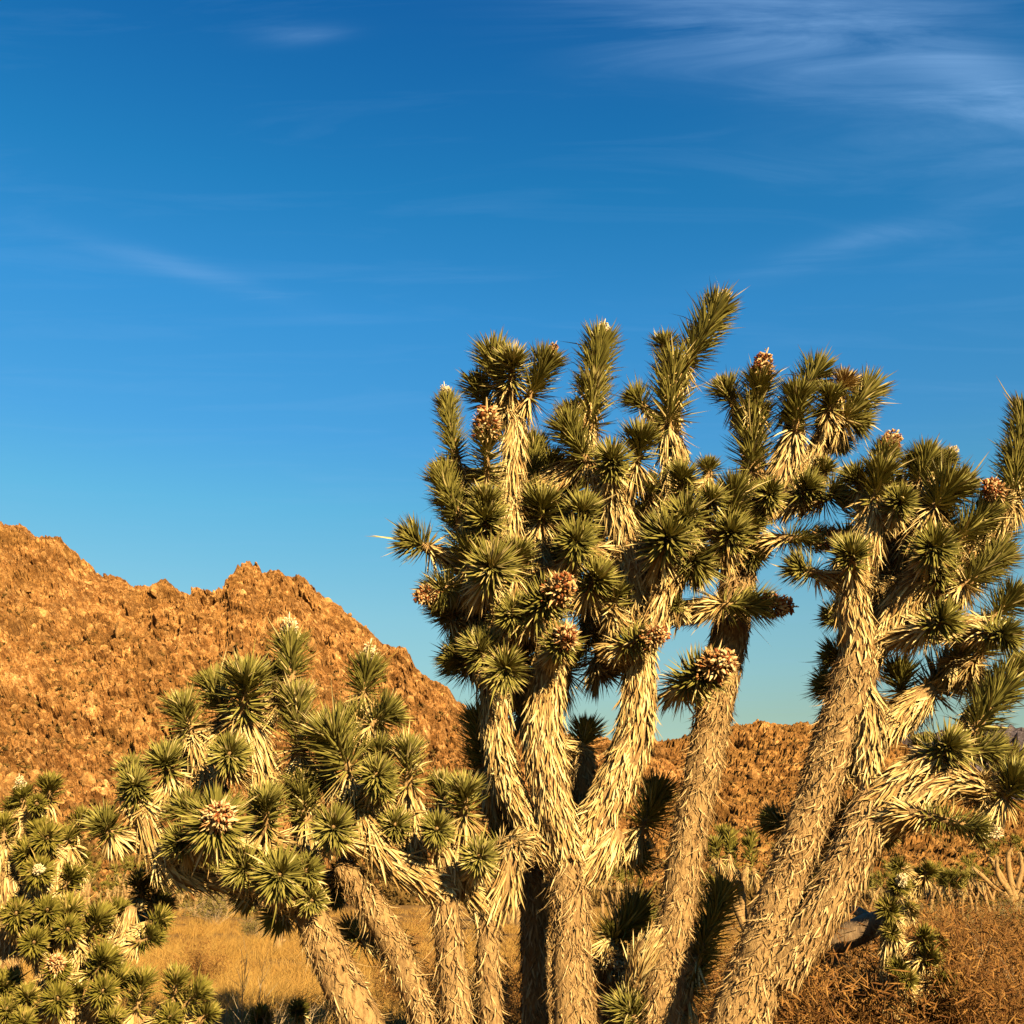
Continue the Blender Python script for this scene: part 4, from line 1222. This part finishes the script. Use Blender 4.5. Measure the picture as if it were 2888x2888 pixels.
def log_and_sprouts():
    Y = 11.0
    b = on_ground(2440, Y)
    root = empty('fallen_trunk', b)
    tag(root, 'fallen grey joshua tree trunk lying behind the leaning right hand pair', 'log')
    q = lambda x, y, dy=0.0: px(x, y, Y + dy)
    wood_part('trunk', [q(2300, 2690, .3), q(2375, 2650, .1), q(2455, 2610), q(2500, 2590, -.1)], [.10, .12, .12, .10], root, b)
    wood_part('limb', [q(2470, 2610), q(2420, 2570, .3), q(2375, 2560, .5)], [.07, .05, .03], root, b)
    wood_part('limb', [q(2372, 2640, .1), q(2360, 2590, .2), q(2355, 2575, .2)], [.05, .04, .03], root, b)
    # it leans on stub limbs that reach the ground
    g = on_ground(2320, Y + .3)
    wood_part('limb', [g - [0, 0, .1], q(2330, 2760, .3), q(2340, 2675, .2)], [.10, .09, .08], root, b)
    # arched dead branch
    Y2 = 11.2
    q2 = lambda x, y: px(x, y, Y2)
    b2 = on_ground(2420, Y2)
    root2 = empty('dead_branch', b2)
    tag(root2, 'bare curved dead branch arching over dry brush at lower right', 'branch')
    wood_part('stem', [q2(2370, 2690), q2(2330, 2750), q2(2325, 2810), q2(2350, 2850), q2(2405, 2890), q2(2450, 2960), on_ground(2470, Y2) - [0, 0, .1]], [.018, .034, .040, .036, .046, .05, .06], root2, b2, 0.34)
    wood_part('twig', [q2(2345, 2722), q2(2370, 2715), q2(2395, 2726)], [.02, .015, .006], root2, b2, 0.1, 7)


log_and_sprouts()

# a low plant of straw-clad shoots with small rosettes, between the log and the open brush
YS = 10.4
SPt = Tree('joshua_tree_sapling', 'straggly straw clad joshua sapling with small tufts beside the fallen trunk', YS, on_ground(2530, YS), green='green_far')
W, R = ground_foot(SPt, 's', [(2520, 2830, 0, 22), (2512, 2740, 0, 22), (2510, 2640, 0, 20), (2515, 2570, 0, 16)], 1.1)
SPt.limb_world(W, R, 'long', 'trunk')
SPt.limb('s', [(2520, 2800, 0, 14), (2590, 2745, 0.05, 16), (2620, 2700, 0.05, 12)], 'long')
SPt.limb('s', [(2525, 2840, 0.0, 14), (2600, 2790, 0.1, 16), (2655, 2775, 0.1, 12)], 'long')
for a in [('d8', 415, 540, 395, 500, 60, .1, .08), ('d8', 560, 660, 590, 640, 55, .1, .04), ('d8', 575, 760, 620, 735, 55, .15, .05), ('d8', 470, 830, 440, 800, 50, .2, .06), ('d8', 665, 895, 690, 875, 55, .15, .05),
          ('d8', 500, 520, 515, 500, 40, -.1, .02), ('d8', 620, 710, 650, 670, 55, -.1, .02), ('d8', 490, 880, 500, 860, 45, .25, .06), ('d8', 430, 640, 405, 610, 40, 0.1, 0.05), ('d8', 440, 400, 450, 380, 60, -.2, .05, ('bloom', 60, False)),
          ('d8', 540, 360, 550, 330, 50, -.3, .03), ('d8', 590, 330, 610, 300, 45, -.2, .03), ('d8', 470, 300, 440, 280, 45, -.2, .03)]:
    SPt.rosette(*a)
YN = 8.8
SN = Tree('joshua_tree_sapling', 'tiny joshua sapling with a straw skirt left of the leaning stems at the bottom edge', YN, on_ground(845, YN), green='green_far')
W, R = ground_foot(SN, 's', [(845, 2930, 0, 18), (845, 2890, 0, 16), (843, 2860, 0, 12)], 1.1)
SN.limb_world(W, R, 'long', 'trunk')
SN.rosette('s', 845, 2868, 840, 2845, 26, 0.02, 0.05)
SN.rosette('s', 745, 2890, 735, 2870, 32, 0.1, 0.08)


def stump():
    b = on_ground(783, 34)
    o = empty('dead_stump', b)
    tag(o, 'short pale dead stump standing alone in the golden grass left of the leaning stems', 'stump')
    wood_part('post', [b - [0, 0, .1], b + [0, 0, .25], b + [.04, 0, .62]], [.16, .13, .10], o, b, 0.2, 10, 'bark')
    wood_part('knot', [b + [.06, -.02, .3], b + [.2, -.05, .36]], [.07, .04], o, b, 0.2, 7, 'bark')


stump()


# ------------------------------------------------------------------ farther joshua trees
def far_tree_meshes(seed, h, stems, leaf, nleaf, open_=0.6, dead=False):
    r = np.random.default_rng(seed)
    wood, crown, straw = Geo(), Geo(), Geo()

    def grow(p, d, ln, rad, depth):
        q = p + d * ln * 0.5 + r.normal(0, .04, 3) * ln
        e = p + d * ln + np.array([0, 0, .08 * ln])
        pp, rr = smooth_path([p, q, e], [rad, rad * .88, rad * .78], max(ln / 5, .05))
        V, T = tube(pp, rr, 7, 0.14, int(r.integers(99)))
        C = np.zeros((len(V), 4))
        C[:, 0] = r.random()
        C[:, 1] = 0.5
        wood.add(V, T, C)
        if depth == 0:
            t = norm(d + np.array([0, 0, .5]))
            crown.add(*rosette_leaves(e, e + t * leaf * r.uniform(.8, 2.0), leaf, nleaf, detail=False, width=leaf * 0.075))
            if not dead:
                straw.add(*skirt_leaves(e, t, leaf * .9, nleaf // 2, leaf * 0.9))
            return
        k = int(r.integers(2, 4))
        a0 = r.random() * 6.28
        for j in range(k):
            a = a0 + j * 6.28 / k + r.normal(0, .3)
            nd = norm(d + open_ * np.array([math.cos(a), math.sin(a), .15]) + np.array([0, 0, .25]))
            grow(e, nd, ln * r.uniform(.62, .85), rad * .72, depth - 1)
    for k in range(stems):
        a = r.random() * 6.28
        d = norm(np.array([math.cos(a) * .3 * (stems > 1), math.sin(a) * .3 * (stems > 1), 1.0]))
        grow(np.array([0.05 * k, 0, -0.1]), d, h * 0.36, h * 0.045, 2)
    return wood, crown, straw


class FarKind:
    def __init__(self, seed, h, stems, leaf, nleaf, open_, green='green_far', dead=False):
        w, c, s = far_tree_meshes(seed, h, stems, leaf, nleaf, open_, dead)
        self.w = w.mesh('trunk', True)
        self.c = c.mesh('leaf_crown')
        self.s = s.mesh('dead_leaf_skirts') if s.n else None
        self.green = green

    def place(self, x, Y, scale, label, rot=0.0, bark='bark'):
        b = on_ground(x, Y)
        root = empty('distant_joshua_tree', b)
        root.rotation_euler = (0, 0, rot)
        root.scale = (scale,) * 3
        tag(root, label, 'tree', 'joshua trees scattered over the plain')
        obj('trunk', self.w, M[bark], root)
        obj('leaf_crown', self.c, M[self.green], root)['kind'] = 'stuff'
        if self.s:
            obj('dead_leaf_skirts', self.s, M['straw'], root)['kind'] = 'stuff'
        return root


K = [FarKind(11, 3.4, 1, .46, 64, .65), FarKind(12, 3.8, 2, .44, 60, .5), FarKind(13, 3.0, 1, .46, 64, .8), FarKind(14, 2.6, 2, .42, 64, .45), FarKind(15, 4.0, 1, .50, 60, .75)]
ORD = ['first', 'second', 'third', 'fourth', 'fifth', 'sixth', 'seventh', 'eighth', 'ninth', 'tenth', 'eleventh', 'twelfth', 'thirteenth', 'fourteenth', 'fifteenth', 'sixteenth', 'seventeenth', 'eighteenth']
rr_ = random.Random(9)
for k, x in enumerate([215, 252, 285, 318, 352, 380, 452, 480, 512, 545, 575, 608, 640, 668, 700, 735]):
    K[k % 5].place(x + rr_.uniform(-6, 6), rr_.uniform(88, 125), rr_.uniform(.85, 1.2), ORD[k] + ' small joshua tree from the left in the row under the left hill', rr_.uniform(0, 6.28))
for k, (x, Y, s_) in enumerate([(1395, 62, 1.0), (1440, 70, 1.0), (1465, 55, .9), (1700, 75, .9), (1735, 66, .8), (1790, 90, 1.0), (2010, 80, .9), (2050, 120, 1.1), (2330, 60, .9)]):
    K[(k + 2) % 5].place(x, Y, s_, ORD[k] + ' from the left of small joshua trees seen between the near trunks', rr_.uniform(0, 6.28))
for k, (x, Y, s_) in enumerate([(2405, 70, .9), (2455, 62, .85), (2490, 75, .9), (2540, 120, 1.2), (2580, 85, 1.0), (2620, 95, 1.0), (2660, 78, .9), (2690, 92, 1.1), (2740, 130, 1.2), (2760, 100, 1.0), (2800, 85, .9)]):
    K[(k + 1) % 5].place(x, Y, s_, ORD[k] + ' from the left in the joshua tree cluster left of the bare V shaped one', rr_.uniform(0, 6.28))
FarKind(21, 2.7, 1, .26, 110, .55).place(2118, 22, 1.0, 'small green joshua tree peeping out just left of the leaning right trunks', 1.0)
FarKind(22, 2.2, 2, .27, 110, .35).place(2726, 44, 1.0, 'short column shaped joshua tree with straw trunk in the brush at right', 2.0)
FarKind(24, 2.4, 1, .26, 110, .55).place(2318, 26, 1.0, 'small joshua tree showing between the two leaning trunks', 0.3)


def fan_tree():
    Y = 52
    b = on_ground(2868, Y)
    root = empty('distant_joshua_tree', b)
    tag(root, 'bare limbed pale joshua tree fanning out like a V at the right edge', 'tree', 'joshua trees scattered over the plain')
    q = lambda x, y, dy: px(2288 + x * .5495, 2288 + y * .5495, Y + dy)
    g0 = b - [0, 0, .1]
    limbs = [[(1030, 470), (930, 380), (830, 290)], [(1035, 470), (1000, 380), (930, 260), (905, 240)], [(1045, 460), (1025, 360), (1010, 240), (1030, 190)], [(1055, 470), (1060, 360), (1100, 260)],
             [(1060, 480), (1100, 400), (1180, 300)], [(1005, 400), (960, 330), (950, 230)], [(930, 380), (880, 330), (850, 320)], [(1055, 400), (1080, 300), (1070, 210)], [(1090, 420), (1150, 330), (1170, 230)]]
    ends = []
    for k, l in enumerate(limbs):
        dy = rr_.uniform(-.5, .5)
        pts = [g0] if k < 5 else []
        pts = pts + [q(x, y, dy * (i + 1) / len(l)) for i, (x, y) in enumerate(l)]
        wood_part('limb', pts, np.linspace(.20 if k < 5 else .12, .075, len(pts)), root, b, .12, 9, 'bark')
        ends.append((pts[-1], norm(pts[-1] - pts[-2])))
    for p, d in ends:
        g = Geo()
        for j in range(3):
            dd = norm(d + rng.normal(0, .4, 3) + np.array([0, 0, .3]))
            g.add(*rosette_leaves(p + dd * .1, p + dd * .45, .3, 60, detail=False, width=.022))
        obj('leaf_crown', mesh_from('leaf_crown', np.concatenate(g.V) - b, np.concatenate(g.T), np.concatenate(g.C)), M['green_far'], root)
        g = Geo()
        g.add(*skirt_leaves(p + d * .1, d, .3, 40, .35))
        obj('dead_leaf_skirt', mesh_from('dead_leaf_skirt', np.concatenate(g.V) - b, np.concatenate(g.T), np.concatenate(g.C)), M['straw'], root)


fan_tree()


# ------------------------------------------------------------------ shrubs and grass
def tuft(r, n, h, w, curl=.35):
    a = r.random(n) * 6.28
    o = np.stack([np.cos(a), np.sin(a), 0 * a], -1)
    rad = w * np.sqrt(r.random(n)) * .5
    P = o * rad[:, None]
    D = o * r.uniform(.05, .75, n)[:, None] + np.array([0, 0, 1.0]) + r.normal(0, .12, (n, 3))
    bend = o * r.normal(.1, curl, n)[:, None] + np.array([0, 0, -.15])
    return leaves(P - [0, 0, .04], D, o + .01, h * r.uniform(.45, 1.1, n), np.full(n, .0042), bend, r.random(n), roll=r.uniform(-1.5, 1.5, n), long=False)


def twiggy(r, h, stems, sub, w0=.006, spread=.8):
    g = Geo()

    def lines(P, D, Ls, W):
        g.add(*leaves(P, D, r.normal(0, 1, P.shape), Ls, W, r.normal(0, .12, P.shape), np.clip(r.normal(.6, .25, len(P)), 0, 1), roll=r.uniform(-1.5, 1.5, len(P)), fold=.6, long=False))
    a = r.random(stems) * 6.28
    D = norm(np.stack([np.cos(a) * spread * r.random(stems), np.sin(a) * spread * r.random(stems), np.full(stems, .8)], -1))
    P = np.zeros((stems, 3)) - [0, 0, .04]
    Ls = h * r.uniform(.6, 1.1, stems)
    lines(P, D, Ls, np.full(stems, w0))
    for lev, k in enumerate(sub):
        t = r.uniform(.3, .95, (len(P), k))
        P2 = (P[:, None] + D[:, None] * (Ls[:, None] * t)[..., None]).reshape(-1, 3)
        D2 = norm(np.repeat(D, k, 0) + r.normal(0, .55, (len(P2), 3)) + np.array([0, 0, .15]))
        L2 = np.repeat(Ls, k) * r.uniform(.3, .55, len(P2))
        P, D, Ls = P2, D2, L2
        lines(P, D, Ls, np.full(len(P), w0 * .62 ** (lev + 1)))
    return g, P + D * Ls[:, None]


def shrub_kind(seed, h, kind):
    r = np.random.default_rng(seed)
    if kind == 'twig':
        g, tips = twiggy(r, h, 16, (5, 4))
        return [('twigs', g.mesh('twigs'), 'twig')]
    if kind == 'rust':
        g, tips = twiggy(r, h, 26, (5, 4), .005, 1.0)
        f = Geo()
        tips = np.repeat(tips, 4, 0) + r.normal(0, h * .05, (len(tips) * 4, 3))
        n = len(tips)
        f.add(*leaves(tips, norm(r.normal(0, 1, (n, 3)) + [0, 0, .5]), r.normal(0, 1, (n, 3)), h * .12 * r.uniform(.5, 1.2, n), np.full(n, .006), None, r.random(n), long=False))
        return [('twigs', g.mesh('twigs'), 'rust'), ('foliage', f.mesh('foliage'), 'rust')]
    if kind == 'olive':
        g, tips = twiggy(r, h, 26, (6, 4), .006, 1.1)
        f = Geo()
        P = np.repeat(tips, 3, 0) + r.normal(0, h * .03, (len(tips) * 3, 3))
        n = len(P)
        f.add(*leaves(P, norm(r.normal(0, 1, (n, 3)) + [0, 0, .6]), r.normal(0, 1, (n, 3)), h * .09 * r.uniform(.5, 1.2, n), np.full(n, h * .009), None, r.random(n), long=False))
        return [('twigs', g.mesh('twigs'), 'twig'), ('foliage', f.mesh('foliage'), 'brush')]
    g = Geo()
    g.add(*tuft(r, 420, h, h * 1.0, .5))
    g2, tips = twiggy(r, h * .9, 12, (5, 4), .004, 1.0)
    return [('grass_blades', g.mesh('grass_blades'), 'grass'), ('twigs', g2.mesh('twigs'), 'rust')]


SH = {k: [shrub_kind(i * 7 + j, 1.0, k) for j in range(3)] for i, k in enumerate(('gold', 'rust', 'olive', 'twig'))}


def shrub(kind, v, x, Y, s, label, group=None, name=None):
    b = on_ground(x, Y)
    root = empty(name or {'gold': 'dry_grass_clump', 'rust': 'dry_shrub', 'olive': 'olive_bush', 'twig': 'bare_shrub'}[kind], b)
    root.rotation_euler = (0, 0, rr_.uniform(0, 6.28))
    root.scale = (s * rr_.uniform(.9, 1.3), s * rr_.uniform(.9, 1.3), s)
    tag(root, label, 'grass' if kind == 'gold' else 'shrub', group)
    for nm, me, mt in SH[kind][v % 3]:
        obj(nm, me, M[mt], root)


shrub('twig', 0, 660, 8.6, .95, 'leafless pale twiggy shrub at the bottom edge right of the yellow green tree')
shrub('twig', 1, 720, 9.4, .75, 'smaller leafless twiggy shrub beside the pale one at the bottom edge')
shrub('olive', 0, 606, 62, 1.9, 'rounded olive bush at the far edge of the open golden grass')
shrub('olive', 1, 715, 42, .8, 'low olive bush in the golden grass near the short stump')
shrub('rust', 0, 560, 21, .7, 'small dark twiggy shrub alone in the middle of the golden grass')


def shrub_row(kind, n, x0, x1, y0, y1, s0, s1, words, group):
    xs = [x0 + (x1 - x0) * (k + rr_.uniform(.1, .9)) / n for k in range(n)]
    for k, x in enumerate(xs):
        shrub(kind, k, x, rr_.uniform(y0, y1), rr_.uniform(s0, s1), ORD[k] + ' from the left of ' + words, group)


shrub_row('rust', 10, 2300, 2960, 10.2, 12.5, .75, 1.1, 'the nearest dry russet shrubs at lower right', 'russet shrubs at lower right')
shrub_row('rust', 10, 2300, 2960, 14, 18, .8, 1.15, 'the middle row of russet shrubs at lower right', 'russet shrubs at lower right')
shrub_row('rust', 9, 2300, 2960, 24, 33, .7, 1.1, 'the far row of russet shrubs at lower right', 'russet shrubs at lower right')
shrub_row('olive', 7, 2420, 2950, 15, 24, .5, .8, 'the low olive bushes among russet brush at lower right', 'olive bushes in the brush at lower right')
shrub_row('olive', 6, 2420, 2950, 34, 55, .8, 1.2, 'the olive bushes before the far joshua cluster at right', 'olive bushes in the brush at lower right')
shrub_row('twig', 8, 2480, 2900, 10.5, 13, .65, .95, 'the pale leafless shrubs in the lower right corner', 'leafless shrubs at lower right')
shrub_row('rust', 6, 1050, 1560, 12, 20, .5, .9, 'the dry shrubs behind the bushy tree stems', 'dry shrubs behind the trunks')
shrub_row('rust', 7, 1680, 2260, 12, 20, .5, .9, 'the dry shrubs between forked trunk and leaning trunks', 'dry shrubs behind the trunks')


def grass():
    r = np.random.default_rng(77)
    g = Geo()
    protos = [tuft(r, 46, .42, .55) for _ in range(10)]
    n = 3600
    Yv = 9.0 * (150 / 9.0) ** (r.random(n) ** .8)
    u = r.uniform(-.62, .62, n)
    X = u * Yv
    keep = fbm(np.stack([X * .12, Yv * .12, 0 * X], -1), 2, 8) > -.28
    Z = ground_height(X, Yv)
    for k in range(n):
        if not keep[k]:
            continue
        V, T, C = protos[k % 10]
        a = r.random() * 6.28
        s = r.uniform(.55, 1.15) * (1 + Yv[k] / 70)
        c, sn = math.cos(a) * s, math.sin(a) * s
        V2 = np.stack([V[:, 0] * c - V[:, 1] * sn + X[k], V[:, 0] * sn + V[:, 1] * c + Yv[k], V[:, 2] * min(s, 1.6) + Z[k]], -1)
        C2 = C.copy()
        C2[:, 0] = np.clip(C2[:, 0] * .6 + r.random() * .4, 0, 1)
        g.add(V2, T, C2)
    big = [tuft(r, 190, .75, .85, .5) for _ in range(6)]
    for k in range(620):
        Yk = 13.0 * (60 / 13.0) ** r.random()
        left = k % 2 != 0
        Xk = (r.uniform(-.40, -.12) if left else r.uniform(-.12, .52)) * Yk
        V, T, C = big[k % 6]
        a = r.random() * 6.28
        s = r.uniform(.5, 1.1)
        c, sn = math.cos(a) * s, math.sin(a) * s
        V2 = np.stack([V[:, 0] * c - V[:, 1] * sn + Xk, V[:, 0] * sn + V[:, 1] * c + Yk, V[:, 2] * s * .8 + gz(Xk, Yk)], -1)
        C2 = C.copy()
        C2[:, 0] = np.clip(C2[:, 0] * .55 + r.random() * .45, 0, 1)
        g.add(V2, T, C2)
    o = obj('dry_grass', g.mesh('dry_grass'), M['grass'])
    o['kind'] = 'stuff'
    o['label'] = 'short dry golden grass covering the desert floor'
    o['category'] = 'grass'


grass()
